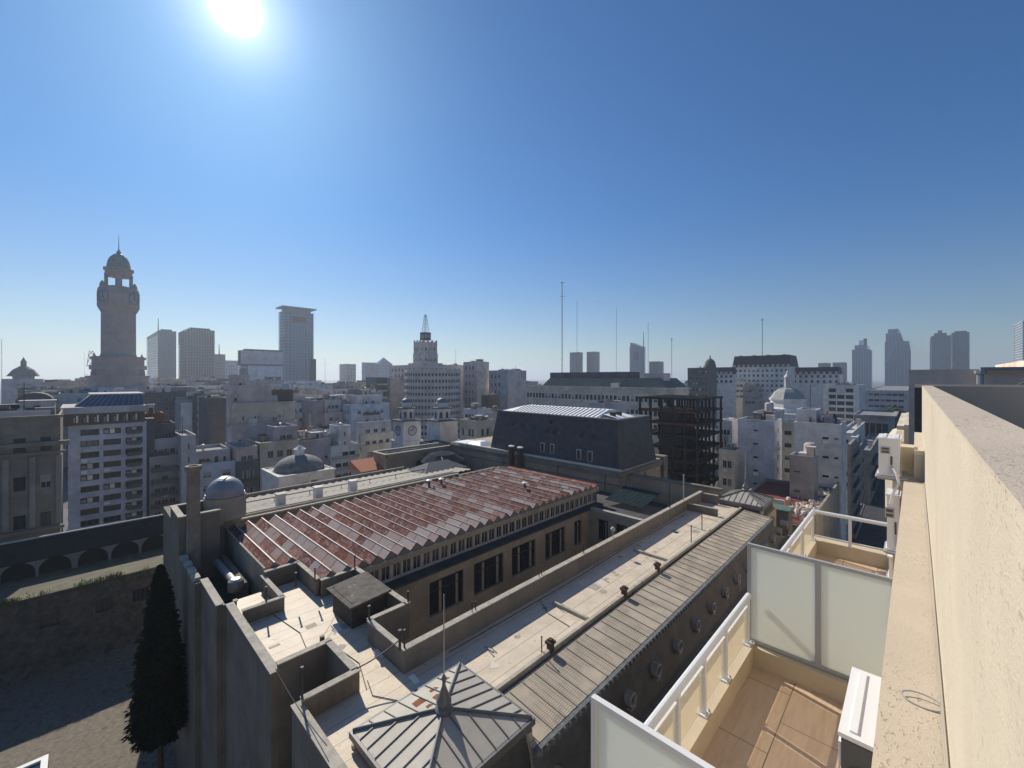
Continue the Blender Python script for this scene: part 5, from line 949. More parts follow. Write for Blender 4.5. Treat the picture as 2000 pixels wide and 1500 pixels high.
for k in range(8): a0 = a_ + R(22.5 + 45 * k); X, Y = cx + W70 * 1.2 * math.cos(a0), cy + W70 * 1.2 * math.sin(a0); b.lathe(X, Y, [(1.0, zz(735)), (.8, zz(725)), (.4, zz(720)), (0, zz(716))], 6)
part(b, 'statue', ct)
# ------------------------------------------------------------------ far towers: glass body, floor slabs, mullions
def tower(label, c, d, l, r, top, glass, band, nf, nx=6, ny=6, bw=.24, cap=None, mast=None, dep=None, name='high_rise', vert=True, group=None):
    x0, x1, y0, y1 = corner(c, d, l, r, dep=dep); zt = zat(top, d); t = thing(name, label, 'tower', ((x0 + x1) / 2, (y0 + y1) / 2, G), group)
    b = M(glass); b.box(x0, x1, y0, y1, G, zt, 'b'); part(b, 'glass_body', t)
    b = M(band); s = .25 + d * .0006; h = (zt - G) / nf
    for i in range(1, nf + 1): z = G + h * i; b.box(x0 - s, x1 + s, y0 - s, y1 + s, z - h * bw, z)
    part(b, 'floor_bands', t)
    if vert:
        b = M(band); s2 = s * 1.6
        for i in range(nx + 1): X = x0 + (x1 - x0) * i / nx; b.box(X - s, X + s, y0 - s2, y0 - s - .02, G, zt + .5)
        for i in range(ny + 1): Y = y0 + (y1 - y0) * i / ny; b.box(x0 - s2, x0 - s - .02, Y - s, Y + s, G, zt + .5)
        part(b, 'mullions', t)
    if cap: cap(t, x0, x1, y0, y1, zt)
    if mast: X, Y = PD(mast[0], d); b = M(DMT); zz_ = zat(mast[1], d); b.tube((X, Y, zt), (X, Y, zz_), .0012 * d, 5, .0006 * d); part(b, 'mast', t)
    return t
def cap_slab(o, h, up, m_):
    def f(t, x0, x1, y0, y1, z): b = M(m_); b.box(x0 + 2, x1 - 2, y0 + 2, y1 - 2, z, z + up); b.box(x0 - o, x1 + o, y0 - o, y1 + o, z + up, z + up + h); part(b, 'roof_cap', t)
    return f
def cap_band(h, m_):
    def f(t, x0, x1, y0, y1, z): b = M(m_); b.box(x0 - .6, x1 + .6, y0 - .6, y1 + .6, z - h, z + .4); b.box(x0 + 3, x1 - 4, y0 + 3, y1 - 3, z + .4, z + 3); part(b, 'roof_cap', t)
    return f
CON = mat('tower_concrete', (.27, .25, .21), var=.1, space='w', scale=.1); BLC = mat('pale_blue_cladding', (.20, .27, .36), rough=.5, var=.1, space='w', scale=.1); DBC = mat('dark_blue_cladding', (.10, .13, .17), rough=.4, var=.1)
tower('dark blue glass slab tower with a mast, just right of the clock tower', 310, 620, 288, 343, 646, GLB, DBC, 26, mast=(309, 622), cap=cap_band(3, DBC))
tower('beige gridded tower with a dark roof band, second right of the clock tower', 366, 560, 350, 418, 643, DGR, CON, 24, cap=cap_band(17, GLD), nx=10, ny=4)
tower('small green-grey tower tucked against the beige gridded tower', 420, 640, None, 439, 692, GLG, GRY, 14, dep=20, mast=(428, 672))
tower('low pale blue slab far behind, between the small tower and the white slab', 441, 800, None, 468, 704, GLB, BLC, 10, dep=30)
def cap_white(t, x0, x1, y0, y1, z): b = M(LGR); b.box(x0, x1, y0 - .6, y1, z - 13, z - .1); b.use(DGR).box(x0 - .8, x1 + .8, y0 - 1, y1, z - 14.6, z - 13); b.box(x0 + 4, x1, y0 + 1, y1, z, z + 1.6); b.use(BLG).box(x0 + 6, x1 - .1, y0 - .7, y1, G, z - 14.6); part(b, 'blank_panel', t)
tower('broad pale slab building with one dark horizontal band near its roof', 470, 400, 465, 552, 684, GLD, LGR, 22, cap=cap_white, vert=False)
def cap_tall(t, x0, x1, y0, y1, z):
    cap_slab(3.5, 1.6, 4.5, BLC)(t, x0, x1, y0, y1, z); b = M(RST); w = x1 - x0; b.box(x0 + w * .28, x0 + w * .72, y0 - 1.4, y0 - 1.15, z - 13, z - 6); part(b, 'sign_panel', t)
    b = M(BLC); b.box(x0 + w * .2, x0 + w * .25, y0 - 1.3, y0 - .6, G, z); b.box(x0 + w * .75, x0 + w * .8, y0 - 1.3, y0 - .6, G, z); b.box(x0 + w * .25, x0 + w * .75, y0 - 1.3, y0 - .6, z - 18, z - 16); part(b, 'facade_frame', t)
tower('tallest pale blue glass tower with an overhanging flat roof cap, left centre skyline', 556, 520, 546, 611, 607, mat('bright_tower_glass', (.16, .22, .29), rough=.18, var=.2, space='w', scale=.05, spec=.8), BLC, 30, nx=9, ny=3, bw=.28, cap=cap_tall)
tower('lower annex leaning on the right flank of the tall pale blue tower', 612, 540, None, 616, 702, GLB, DBC, 10, dep=12)
tower('distant greenish block left of the pyramid topped tower', 676, 900, None, 694, 711, GLG, GRY, 9, dep=30)
tower('distant flat blue block joined to the pyramid topped tower', 712, 900, 708, 733, 708, GLB, BLC, 10, dep=30)
def cap_pyr(t, x0, x1, y0, y1, z): b = M(GLB); b.prism([(x0, y0), (x1, y0), (x1, y1), (x0, y1)], z, z + 14, scale_top=.02); part(b, 'pyramid_roof', t)
tower('distant glass tower with a small pyramid roof, left of the art deco block', 742, 900, 733, 765, 710, GLB, BLC, 9, cap=cap_pyr)
def cap_step(t, x0, x1, y0, y1, z):
    b = M(MATS['brown_cladding']); w = y1 - y0; h = x1 - x0
    b.box(x0 + h * .1, x1 - h * .1, y0 + w * .15, y1 - w * .15, z, z + 6); b.box(x0 + h * .3, x1 - h * .3, y0 + w * .38, y1 - w * .38, z + 6, z + 13); part(b, 'stepped_top', t)
twin = 'pair of identical far towers'
tower('left one of two matching blue residential towers right of the tallest mast', 1128, 900, 1114, 1137, 688, GLB, DBC, 16, group=twin)
tower('right one of two matching blue residential towers right of the tallest mast', 1160, 900, 1147, 1170, 687, GLB, DBC, 16, group=twin)
def cap_slant(t, x0, x1, y0, y1, z): b = M(BLC); b.face([(x0, y0, z), (x1, y0, z), (x1, y1, z + 9), (x0, y1, z + 9)]); b.face([(x1, y0, z), (x1, y1, z), (x1, y1, z + 9)]); b.face([(x0, y1, z), (x0, y0, z), (x0, y1, z + 9)]); b.use(GLD).box(x0 - 1.6, x0 - 1.2, y0 + (y1 - y0) * .2, y0 + (y1 - y0) * .6, z - 26, z - 10); part(b, 'sloped_top', t)
tower('glass tower with a slanted top and a roof antenna, centre right skyline', 1250, 800, 1231, 1259, 677, mat('bright_tower_glass2', (.20, .26, .33), rough=.15, spec=.8), BLC, 18, bw=.15, cap=cap_slant, mast=(1257, 648))
tower('short dark residential tower right of the slanted glass tower', 1285, 800, 1269, 1295, 706, GLG, DBC, 11)
tower('left block of the low dark pair behind the mansard bank', 1616, 900, 1599, 1622, 709, GLG, DGR, 9, group='low dark pair')
tower('right block of the low dark pair behind the mansard bank', 1648, 900, 1627, 1653, 708, GLG, DGR, 9, group='low dark pair')
def cap_rt(t, x0, x1, y0, y1, z):
    w = y1 - y0; b = M(GLB); b.box(x0 + 4, x1, y0 + w * .12, y1 - w * .12, z, z + 10); part(b, 'stepped_top', t); b = M(mat('bright_cylinder', (.55, .57, .58), rough=.25, metal=.6)); b.lathe((x0 + x1) / 2, y0 + w * .62, [(w * .17, z + 10), (w * .17, z + 22), (0, z + 22)], 14); b.use(DGR).box((x0 + x1) / 2 - 1, (x0 + x1) / 2 + 3, y0 + w * .2, y0 + w * .42, z + 10, z + 26); part(b, 'roof_cylinder', t)
tower('slim stepped tower with bright roof cylinder, first of the right skyline group', 1697, 900, 1665, 1702, 682, GLB, BLC, 22, cap=cap_rt)
tower('highest stepped glass tower with a bright roof cylinder on the right skyline', 1758, 950, 1731, 1766, 650, GLB, BLC, 24, cap=cap_rt)
def cap_cut(t, x0, x1, y0, y1, z): b = M(mat('sky_blue_glass', (.18, .30, .45), rough=.1, spec=.9)); ym = y0 + (y1 - y0) * .45; b.face([(x0 - 1.5, y1 + 1, z - 55), (x0 - 1.5, ym, z + 1), (x0 - 1.5, ym + 4, z + 1), (x0 - 1.5, y1 + 1, z - 42)]); part(b, 'slanted_glass_face', t)
tower('blue-grey tower with a diagonal glass cut, in front of the highest stepped tower', 1774, 900, 1729, 1778, 666, GLB, BLC, 24, cap=cap_cut)
tower('left one of the two dark brown residential towers at the right', 1850, 900, 1817, 1855, 661, GLG, mat('brown_cladding', (.20, .17, .15)), 26, cap=cap_step, group='dark residential twins')
tower('right one of the two dark brown residential towers at the right', 1886, 900, 1856, 1892, 654, GLG, mat('brown_cladding', (.20, .17, .15)), 26, cap=cap_band(2, DGR), group='dark residential twins')
tower('pale tower cut by the right edge of the view', 2010, 900, 1981, 2030, 634, GLB, OFW, 28)
# masts
MSTM = mat('mast_steel', (.30, .27, .26), rough=.6, var=.1)
for (px, y0_, y1_, d, r_, lab) in ((1098, 550, 740, 400, .45, 'tallest thick lattice radio mast, left of the two matching blue towers'), (1127, 588, 740, 400, .2, 'thin mast rising in front of the left matching blue tower'), (1204, 602, 740, 400, .2, 'thin mast standing alone left of the slanted glass tower'), (1266, 630, 740, 400, .2, 'thin mast just right of the slanted glass tower'), (1312, 660, 742, 400, .25, 'short mast with a small crown, right of the short dark tower'), (1489, 622, 700, 400, .3, 'mast rising above the mansard bank roof'), (890, 682, 742, 400, .12, 'faint short mast right of the art deco block'), (635, 700, 742, 500, .15, 'faint short mast right of the tallest pale tower'), (3, 662, 760, 300, .2, 'mast at the left edge of the view'), (165, 688, 740, 400, .12, 'faint mast left of the red and white lattice')):
    X, Y = PD(px, d); z0_, z1_ = zat(y1_, d) - 12, zat(y0_, d); t = thing('radio_mast', lab, 'mast', (X, Y, G), 'radio masts on the skyline'); b = M(MSTM); q = r_ * 1.3
    for a in (0, 2.1, 4.2): b.tube((X + q * math.cos(a), Y + q * math.sin(a), G), (X + q * .6 * math.cos(a), Y + q * .6 * math.sin(a), z1_), r_ * .35, 4)
    n_ = int((z1_ - z0_) / (q * 4))
    for i in range(n_): z_ = z0_ + (z1_ - z0_) * i / n_; a = 2.1 * (i % 3); b.tube((X + q * math.cos(a), Y + q * math.sin(a), z_), (X + q * math.cos(a + 2.1), Y + q * math.sin(a + 2.1), z_ + q * 4), r_ * .25, 4)
    part(b, 'lattice', t)
    if px in (1098, 1312, 1489): b = M(DMT); [b.tube((X - q * 3, Y + q * 3, zz_), (X + q * 3, Y - q * 3, zz_), r_ * .5, 4) for zz_ in (z1_ - 1, z1_ - 14 if px == 1098 else z1_ - 2)]; part(b, 'antenna_arm', t)
# red and white lattice
X, Y = PD(178, 300); t = thing('lattice_pylon', 'red and white lattice pylon on a roof left of the clock tower', 'pylon', (X, Y, zat(712, 300))); z0_, z1_ = zat(716, 300), zat(685, 300); b = M(mat('red_paint', (.35, .08, .05)))
for sx in (-1, 1):
    for sy in (-1, 1): b.tube((X + sx * 2.2, Y + sy * 2.2, z0_), (X + sx * .9, Y + sy * .9, z1_), .22, 4)
b.use(FRM); [b.tube((X + 2 * s_ - s_ * k * .4, Y - 2 + k * .4, z0_ + (z1_ - z0_) * k / 3), (X - 2 * s_ + s_ * (k + 1) * .4, Y - 2 + k * .4, z0_ + (z1_ - z0_) * (k + 1) / 3), .2, 4) for k in range(3) for s_ in (-1, 1)]; part(b, 'lattice', t)
# ------------------------------------------------------------------ art deco block, centre
DEC = plaster('deco_cream', (.64, .57, .52), .3)
d_ = 228; dk = dict(fh=3.1, ww=1.3, wh=1.7, style='dark', par=.8)
t, x0, x1, y0, y1, zt = T('big pale art deco block with a stepped central tower and boxy sign, centre', 815, d_, 760, 905, top=712, wall=DEC, faces={'S': 9, 'W': 7}, name='art_deco_building', stuff=('vent',), **dk)
cx, cy = PD(831, d_ + 12); h = 22.5 / FPX * d_ * .74; o_ = dict(fh=4, ww=.9, wh=1.6, style='dark', par=.6)
for (k, za, zb_, nx_) in ((1.5, zt - .8, zat(708, d_), 5), (1.08, zat(708, d_), zat(688, d_), 4), (1.0, zat(688, d_), zat(665, d_), 4)): block(t, cx - h * k, cx + h * k, cy - h * k, cy + h * k, za, zb_, DEC, {'S': nx_, 'W': nx_}, name='upper_wall', **o_)
b = M(DEC); z_ = zat(665, d_); [b.box(cx + a * h - .5, cx + a * h + .5, cy - h - .2, cy - h + .4, zat(690, d_), z_ + 1.0) for a in (-.9, -.3, .3, .9)]; [b.box(cx - h - .2, cx - h + .4, cy + a * h - .5, cy + a * h + .5, zat(690, d_), z_ + 1.0) for a in (-.9, -.3, .3, .9)]; part(b, 'pier', t)
sgh = 11 / FPX * d_ * .72; b = M(mat('sign_box_dark', (.07, .07, .08), rough=.5, var=.2)); b.box(cx - sgh, cx + sgh, cy - sgh, cy + sgh, z_ + 1.2, zat(645, d_)); b.use(GRY); [b.box(cx - sgh - .15, cx - sgh - .01, cy + a * sgh - .9, cy + a * sgh + .9, z_ + 2.2, zat(645, d_) - 1) for a in (-.5, .5)]; [b.box(cx + a * sgh - .9, cx + a * sgh + .9, cy - sgh - .15, cy - sgh - .01, z_ + 2.2, zat(645, d_) - 1) for a in (-.5, .5)]; part(b, 'sign_box', t)
b = M(MTL); zl0, zl1 = zat(645, d_), zat(608, d_); leg = [(-1, -1), (1, -1), (1, 1), (-1, 1)]
for i, (sx, sy) in enumerate(leg):
    b.tube((cx + sx * 1.5, cy + sy * 1.5, zl0), (cx + sx * .4, cy + sy * .4, zl1), .11, 4); n2 = leg[(i + 1) % 4]
    for k in range(5):
        f0, f1 = k / 5, (k + 1) / 5; w0, w1 = 1.5 - 1.1 * f0, 1.5 - 1.1 * f1; b.tube((cx + sx * w0, cy + sy * w0, zl0 + (zl1 - zl0) * f0), (cx + n2[0] * w1, cy + n2[1] * w1, zl0 + (zl1 - zl0) * f1), .05, 3); b.tube((cx + n2[0] * w0, cy + n2[1] * w0, zl0 + (zl1 - zl0) * f0), (cx + sx * w1, cy + sy * w1, zl0 + (zl1 - zl0) * f1), .05, 3)
part(b, 'lattice_mast', t)
# rounded front bay with strip windows
bx, by = PD(846, d_ - 14); b = M(DEC); rb = 14; zt2 = zat(722, d_ - 14); b.lathe(bx, by, [(rb, G), (rb, zt2), (rb - .4, zt2), (rb - .4, zt2 - 1), (0, zt2 - 1)], 40, False); part(b, 'curved_wall', t)
n_ = 0; pj = []
for k in range(26):
    a = R(HEAD + 180 - 85 + k * 6.8); mm_ = winmesh(1.1, 1.5, 'sash')
    for fl in range(10):
        if len([0 for _ in pj]) >= 250: break
        pj.append((a, zt2 - 3.4 - fl * 3.15, fl))
base = wl(t); bb_ = MB(); cnt = 0
for (a, z_, fl) in pj:
    X, Y = bx + (rb + .03) * math.cos(a), by + (rb + .03) * math.sin(a); rz_ = a + math.pi / 2; Tm = Matrix.Translation(Vector((X, Y, z_)) - base) @ Matrix.Rotation(rz_, 4, 'Z') @ Matrix.Translation((-.65, 0, 0)); vs_ = [Tm @ v.co for v in mm_.vertices]
    for p in mm_.polygons: bb_.use(mm_.materials[p.material_index]).face([vs_[i] for i in p.vertices])
o = bb_.make('window'); o.parent = t; o['kind'] = 'stuff'
b = M(DEC)
for fl in range(11): z_ = zt2 - 1.2 - fl * 3.15; b.lathe(bx, by, [(rb, z_ - .25), (rb + .3, z_ - .25), (rb + .3, z_), (rb, z_)], 40, False)
part(b, 'string_course', t)
b = M(DEC); q0, q1, q2, q3 = corner(762, d_ + 4, 752, 800); b.box(q0, q1 + 20, q2, q3, G, zat(738, d_ + 4)); [b.box(q0 + i * 2.2, q0 + i * 2.2 + 1, q2, q2 + .6, zat(738, d_ + 4), zat(735, d_ + 4)) for i in range(6)]; part(b, 'left_wing', t)
T('plain pale slab with few windows right of the art deco tower', 932, 232, 905, 955, top=706, wall=DEC, faces={'W': [(.2, 1.2, 2), (.45, 1.2, 2), (.7, 1.2, 2)]}, stuff=('shed',), fh=4.4, style='dark')
T('grey-white apartment slab with paired dark windows, next to the pale plain slab', 992, 225, 955, 1028, top=723, wall=LGR, faces={'W': [(.15, 1.4, 1.7), (.35, 1.4, 1.7), (.55, 1.4, 1.7)], 'S': None}, stuff=('box', 'vent', 'mast', 'vent'), fh=4.2, style='dark')
t, x0, x1, y0, y1, zt = T('roof terrace frame with a dark plant room behind the art deco block', 880, 246, 855, 930, top=713, wall=DEC, faces={'W': 5}, stuff=('box',), **dk)
# lower blocks before the art deco building
T('low white block with dark strip windows below the art deco block', 930, 160, 905, 960, top=800, wall=WHT, faces={'W': 3, 'S': 2}, fh=2.8, ww=3, wh=1.3, style='band', stuff=('shed', 'box'), group=None)
T('beige stuccoed house with tall shuttered windows left of the slate mansard', 930, 96, 898, 965, top=822, wall=BEI, faces={'W': 4, 'S': 2}, fh=3.4, ww=1, wh=1.8, style='shut', stuff=('vent',))
T('pinkish blank block half hidden by the slate mansard', 962, 120, 950, 985, top=806, wall=PNK, faces={'W': [(.3, .6, .8)]}, fh=4, style='dark', stuff=('tank',))
T('dark brick block above the low white block', 955, 205, 940, 975, top=772, wall=BRN, faces={'S': 2}, stuff=('vent',), **SH)
# long classical palace
t, x0, x1, y0, y1, zt = T('long classical government palace with rows of small windows behind the slate mansard', 1318, 150, 1026, 1345, top=758, wall=plaster('palace_cream', (.68, .60, .50), .3), faces={'W': 38}, fh=5.2, ww=1.3, wh=2.1, style='dark', cornice=((0, .5, .35), (1.6, .35, .3), (7, .3, .25)), par=1.2, name='government_palace', stuff=('shed',), rows=3)
b = M(mat('green_copper_roof', (.10, .13, .125), var=.25, space='w', scale=.2)); w_ = x1 - x0; b.prism([(x0 + 4, y0 + 4), (x0 + 24, y0 + 4), (x0 + 24, y1 - 6), (x0 + 4, y1 - 6)], zt - 1, zt + 3.6, scale_top=.85); part(b, 'green_roof', t)
b = M(DGR); yc = yat(1180, x0 + 14); b.box(x0 + 8, x0 + 20, yc - 14, yc + 26, zt + 1, zt + 6.2); b.use(PNK).box(x0 + 8, x0 + 14, yc - 30, yc - 22, zt + 2, zt + 5.5); part(b, 'plant_room', t)
T('white windowed low house in front of the classical palace', 1200, 118, 1150, 1222, top=788, wall=LGR, faces={'W': 3}, stuff=('vent', 'box'), **SH)
T('low white terrace house between the steel frame and the pale blank wall', 1430, 100, 1402, 1446, top=822, wall=WHT, faces={'W': 3}, fh=3, stuff=('box',), roof=RFL, **{'ww': 1, 'wh': 1.2})
T('derelict yellowish low house at the foot of the steel frame', 1436, 80, 1404, 1450, top=880, wall=CRM, faces={'W': 2}, fh=3, stuff=('vent',), roof=RFL)
# mansard bank
t, x0, x1, y0, y1, zt = T('grand bank palace under a broad dark mansard roof, right of centre', 1545, 300, 1430, 1558, top=716, wall=OFW, faces={'W': 12}, fh=3.7, ww=1.5, wh=1.8, style='dark', cornice=((0, .8, .6), (9.2, .7, .5)), par=.4, name='bank_palace', rows=5)
b = M(mat('bank_slate', (.018, .025, .04), rough=.7)); b.prism([(x0, y0), (x1 + 4, y0), (x1 + 4, y1), (x0, y1)], zt, zat(695, 300) + 1, scale_top=.93); part(b, 'mansard_roof', t)
b = M(DGR); [b.box(x0 + 2, x0 + 4, y0 + (y1 - y0) * f - .9, y0 + (y1 - y0) * f + .9, zat(697, 300), zat(691, 300)) for f in (.12, .38, .62, .86)]; part(b, 'chimney', t)
for i in range(12): b = M(BEI).box(x0 - .3, x0 + 2, y0 + (y1 - y0) * (i + .5) / 12 - .8, y0 + (y1 - y0) * (i + .5) / 12 + .8, zt, zt + 1.8); part(b, 'attic_dormer', t)
for (c_, l_, nm) in ((1640, 1547, 'right'), (1432, 1396, 'left')):
    q0, q1, q2, q3 = corner(c_, 300 if nm == 'left' else 292, l_, c_ + 6); b = M(OFW); b.box(q0, q1, q2, q3, G, zat(731, 300)); b.use(MATS['bank_slate']); b.prism([(q0, q2), (q1, q2), (q1, q3), (q0, q3)], zat(731, 300), zat(717, 300), scale_top=.94); b.use(FRM); n_ = 8 if nm == 'right' else 4; [b.box(q0 - .6, q0 + 1.5, q2 + (q3 - q2) * (i + .5) / n_ - 1, q2 + (q3 - q2) * (i + .5) / n_ + 1, zat(731, 300), zat(726, 300)) for i in range(n_)]; b.use(GLD); [b.box(q0 - .1, q0 - .01, q2 + (q3 - q2) * (i + .5) / n_ - .8, q2 + (q3 - q2) * (i + .5) / n_ + .8, z_, z_ + 2) for i in range(n_) for z_ in (zat(738, 300), zat(748, 300))]; part(b, 'side_wing', t)
t, x0, x1, y0, y1, zt = T('dark ornate building with a green domed corner left of the bank palace', 1385, 270, 1343, 1400, top=718, wall=DGR, faces={'W': 6}, stuff=('vent', 'vent'), fh=3.6, ww=1.2, wh=1.7, style='dark', cornice=((0, .6, .5), (3, .5, .4)))
X, Y = PD(1387, 276); b = M(mat('oxidised_dome', (.10, .12, .09))); z_ = zat(720, 276); b.lathe(X, Y, [(3.6, z_), (3.6, z_ + 2)] + [(3.4 * math.cos(q * math.pi / 14), z_ + 2 + 4.6 * math.sin(q * math.pi / 14)) for q in range(7)] + [(.4, z_ + 7), (.3, z_ + 8.5), (0, z_ + 9)], 16); part(b, 'corner_dome', t)
# basilica dome
d_ = 150; X, Y = PD(1538, d_); t = thing('domed_church', 'church with a large pale ribbed dome and tall lantern', 'church', (X, Y, G)); s_ = d_ / FPX * .84; zz = lambda py: zat(py, d_)
b = M(WHT); b.lathe(X, Y, [(34 * s_ + 2, G), (34 * s_ + 1, zz(797)), (36 * s_, zz(795)), (35 * s_, zz(782)), (38 * s_, zz(781)), (38 * s_, zz(778))], 8, False, R(HEAD)); b.box(X - 9, X + 9, Y - 9, Y + 9, G, zz(805)); part(b, 'drum', t)
b = M(mat('basilica_dome_tiles', (.30, .32, .29), rough=.65, var=.2, scale=1)); b.lathe(X, Y, [(37 * s_, zz(778)), (34 * s_, zz(775)), (27 * s_, zz(766)), (19 * s_, zz(760)), (8 * s_, zz(757))], 8, False, R(HEAD)); part(b, 'dome', t)
b = M(OFW)
for k in range(8): a = R(HEAD + 22.5 + 45 * k); b.tube((X + 5 * s_ * math.cos(a), Y + 5 * s_ * math.sin(a), zz(757)), (X + 5 * s_ * math.cos(a), Y + 5 * s_ * math.sin(a), zz(738)), .22, 6)
b.lathe(X, Y, [(2.6 * s_, zz(757)), (2.6 * s_, zz(740))], 10); b.lathe(X, Y, [(7 * s_, zz(738)), (7 * s_, zz(736)), (5 * s_, zz(733)), (2.4 * s_, zz(730)), (3 * s_, zz(727)), (0, zz(724)), ], 12); b.tube((X, Y, zz(725)), (X, Y, zz(720)), .1, 5); part(b, 'lantern', t)
t, x0, x1, y0, y1, zt = T('white office building with a grid of dark window bands right of the church dome', 1678, 180, 1608, 1690, top=752, wall=OFW, faces={'W': 3}, fh=2.75, ww=5.5, wh=1.7, style='band', name='office_building', dp=.5, stuff=('box',))
# steel frame under construction
d_ = 88; x0, y0 = PD(1362, 82); y1 = yat(1250, x0); x1 = xat(1408, y0); ft = thing('steel_frame_building', 'dark rusting multi-storey steel frame of an unfinished building right of the mansard', 'building frame', ((x0 + x1) / 2, (y0 + y1) / 2, G)); zt = zat(778, 82)
STE = mat('dark_steel', (.045, .04, .038), rough=.8, var=.35, scale=1.5); nx_, ny_, nf = 3, 5, 9; hh = (zt - G) / 10.5
b = M(STE)
for i in range(nx_ + 1):
    for j in range(ny_ + 1): X, Y = x0 + (x1 - x0) * i / nx_, y0 + (y1 - y0) * j / ny_; b.box(X - .18, X + .18, Y - .18, Y + .18, G, zt)
part(b, 'columns', ft)
for f in range(11):
    z_ = zt - f * hh * .95; b = M(STE)
    for i in range(nx_ + 1): X = x0 + (x1 - x0) * i / nx_; b.box(X - .14, X + .14, y0 - .4, y1 + .4, z_ - .45, z_ - .012)
    for j in range(ny_ + 1): Y = y0 + (y1 - y0) * j / ny_; b.box(x0 - .4, x1 + .4, Y - .13, Y + .13, z_ - .44, z_ - .014)
    for k in range(24): Y = y0 + (y1 - y0) * k / 24; b.box(x0 + .1, x1 - .1, Y - .05, Y + .05, z_ - .3, z_ - .1)
    if f in (1, 2, 4, 5, 6, 7, 8, 9, 10): b.box(x0, x0 + (x1 - x0) * (.66 if f < 3 else .99), y0 + (y1 - y0) * (.1 if f % 2 else .3), y1, z_ - .01, z_ + .08)
    part(b, 'floor_deck', ft)
b = M(RST); [b.box(x0 - .3, x0 - .1, y0, y1 - 1, zt - hh * .95 * f - .5, zt - hh * .95 * f - .1) for f in (1, 2)]; part(b, 'rusty_beam', ft)
b = M(DGR); b.box(x0 + 2, x1 - 2, y0 + (y1 - y0) * .4, y0 + (y1 - y0) * .7, G, zt - hh); part(b, 'core', ft)
# right hand group
BLK = plaster('blank_white', (.60, .61, .63), .4)
t, x0, x1, y0, y1, zt = T('tall pale blank block with one column of tiny windows, right of the steel frame', 1512, 78, 1441, 1527, top=822, wall=BLK, faces={'W': [(.5, .8, .35)], 'S': [(.5, .8, 1)]}, fh=2.55, style='dark', stuff=('box', 'box'), par=.5, rows=7)
T('orange-topped stair house behind the pale blank wall', 1505, 92, 1470, 1532, top=806, wall=LGR, faces={'W': [(.3, .8, .6)]}, fh=3, stuff=('tank',), style='dark')
T('tall off-white wall block with stepped roofline beside the street', 1643, 72, 1551, 1653, top=829, wall=OFW, faces={'W': [(.68, .9, .4), (.9, .6, .35)], 'S': None}, fh=3.1, style='dark', stuff=('vent', 'mast'), par=.5, tiers=((.2, 1, .55, 1, 2.2, WHT, None, {}),))
T('stained stone corner block beside the street, right of the tall off-white wall', 1661, 82, 1655, 1680, top=868, wall=STN, faces={'S': 3}, fh=2.8, ww=1.1, wh=1.5, stuff=('box',), style=['blind', 'dark'], balc=(('S', .1, .9, .7, .8, STN),))
T('low beige annex with roof clutter between the two pale walls', 1590, 66, 1542, 1598, top=893, wall=GRY, faces={'W': [(.3, .9, .4)]}, fh=2.8, style='dark', stuff=('box', 'shed', 'tank'))
T('narrow recessed block with kitchen windows between the two pale walls', 1551, 90, 1527, 1560, top=825, wall=CRM, faces={'W': [(.5, 1.3, .9)]}, fh=2.6, style='dark')
T('white house with a little pagoda roof across the street', 1664, 120, 1636, 1690, top=846, wall=WHT, faces={'W': 2, 'S': 3}, fh=3, roof=RFL, stuff=('shed',))
T('row of grey town houses lining the far street, right of the pagoda house', 1700, 105, 1672, 1720, top=880, wall=STN, faces={'S': 4, 'W': 1}, fh=3.1, stuff=('shed', 'vent'))
T('modern low columned building with a flat overhanging roof by the trees', 1742, 150, 1668, 1748, top=812, wall=GRY, faces={'W': 5}, fh=8, ww=3.2, wh=6, style='band', cornice=((0, 1.2, .6),), par=.5)
T('long grey flyover-like block far down the street', 1772, 240, 1690, 1778, top=763, wall=LGR, faces={'W': 6}, fh=3.2, ww=6, wh=1.3, style='band', par=.4)
# rubble strewn roof
x0, y0 = PD(1602, 50); X0, X1, Y0, Y1 = 66, 84, 9.3, 20; zr = -18.9
t = thing('demolished_building', 'half demolished roofless building strewn with pale rubble beyond the far pavilion', 'building', ((X0 + X1) / 2, (Y0 + Y1) / 2, G))
b = M(STN); b.box(X0, X1 + 6, Y0, Y0 + .3, G, zr + 1.2); b.box(X0, X0 + .3, Y0 + .3, Y1, G, zr - .6); b.box(X1 + 5.7, X1 + 6, Y0 + .3, Y1, G, zr); b.box(X0, X1 + 6, Y1, Y1 + .3, G, zr); b.use(WHT).box(X0 + 3, X0 + 3.25, Y0 + 4, Y1, zr - .5, zr + 1.6); part(b, 'wall', t)
b = M(mat('red_floor', (.16, .05, .04), var=.3, space='w')); b.box(X0 + .3, X1 + 5.7, Y0 + .3, Y1, G, zr - .5, 'b'); part(b, 'floor', t)
rr = random.Random(8); b = MB()
for i in range(420):
    b.use(rr.choice([OFW, PNK, STN, WHT])); X, Y = (rr.gauss(X1 + 1, 2.6), Y0 + .8 + abs(rr.gauss(0, 1.6))) if rr.random() < .6 else (rr.gauss(X0 + 8, 2.2), Y0 + .8 + abs(rr.gauss(0, 1.4)))
    X = min(max(X, X0 + .6), X1 + 5.2); Y = min(Y, Y1 - .4); s_ = rr.uniform(.1, .4); a = rr.uniform(0, 3); pts = [(X + s_ * math.cos(a + k * 1.57) * rr.uniform(.6, 1.2), Y + s_ * math.sin(a + k * 1.57) * rr.uniform(.6, 1.2)) for k in range(4)]; b.prism(pts, zr - .5, zr - .5 + rr.uniform(.1, .5), scale_top=rr.uniform(.4, .9))
o = part(b, 'rubble', t); o['kind'] = 'stuff'
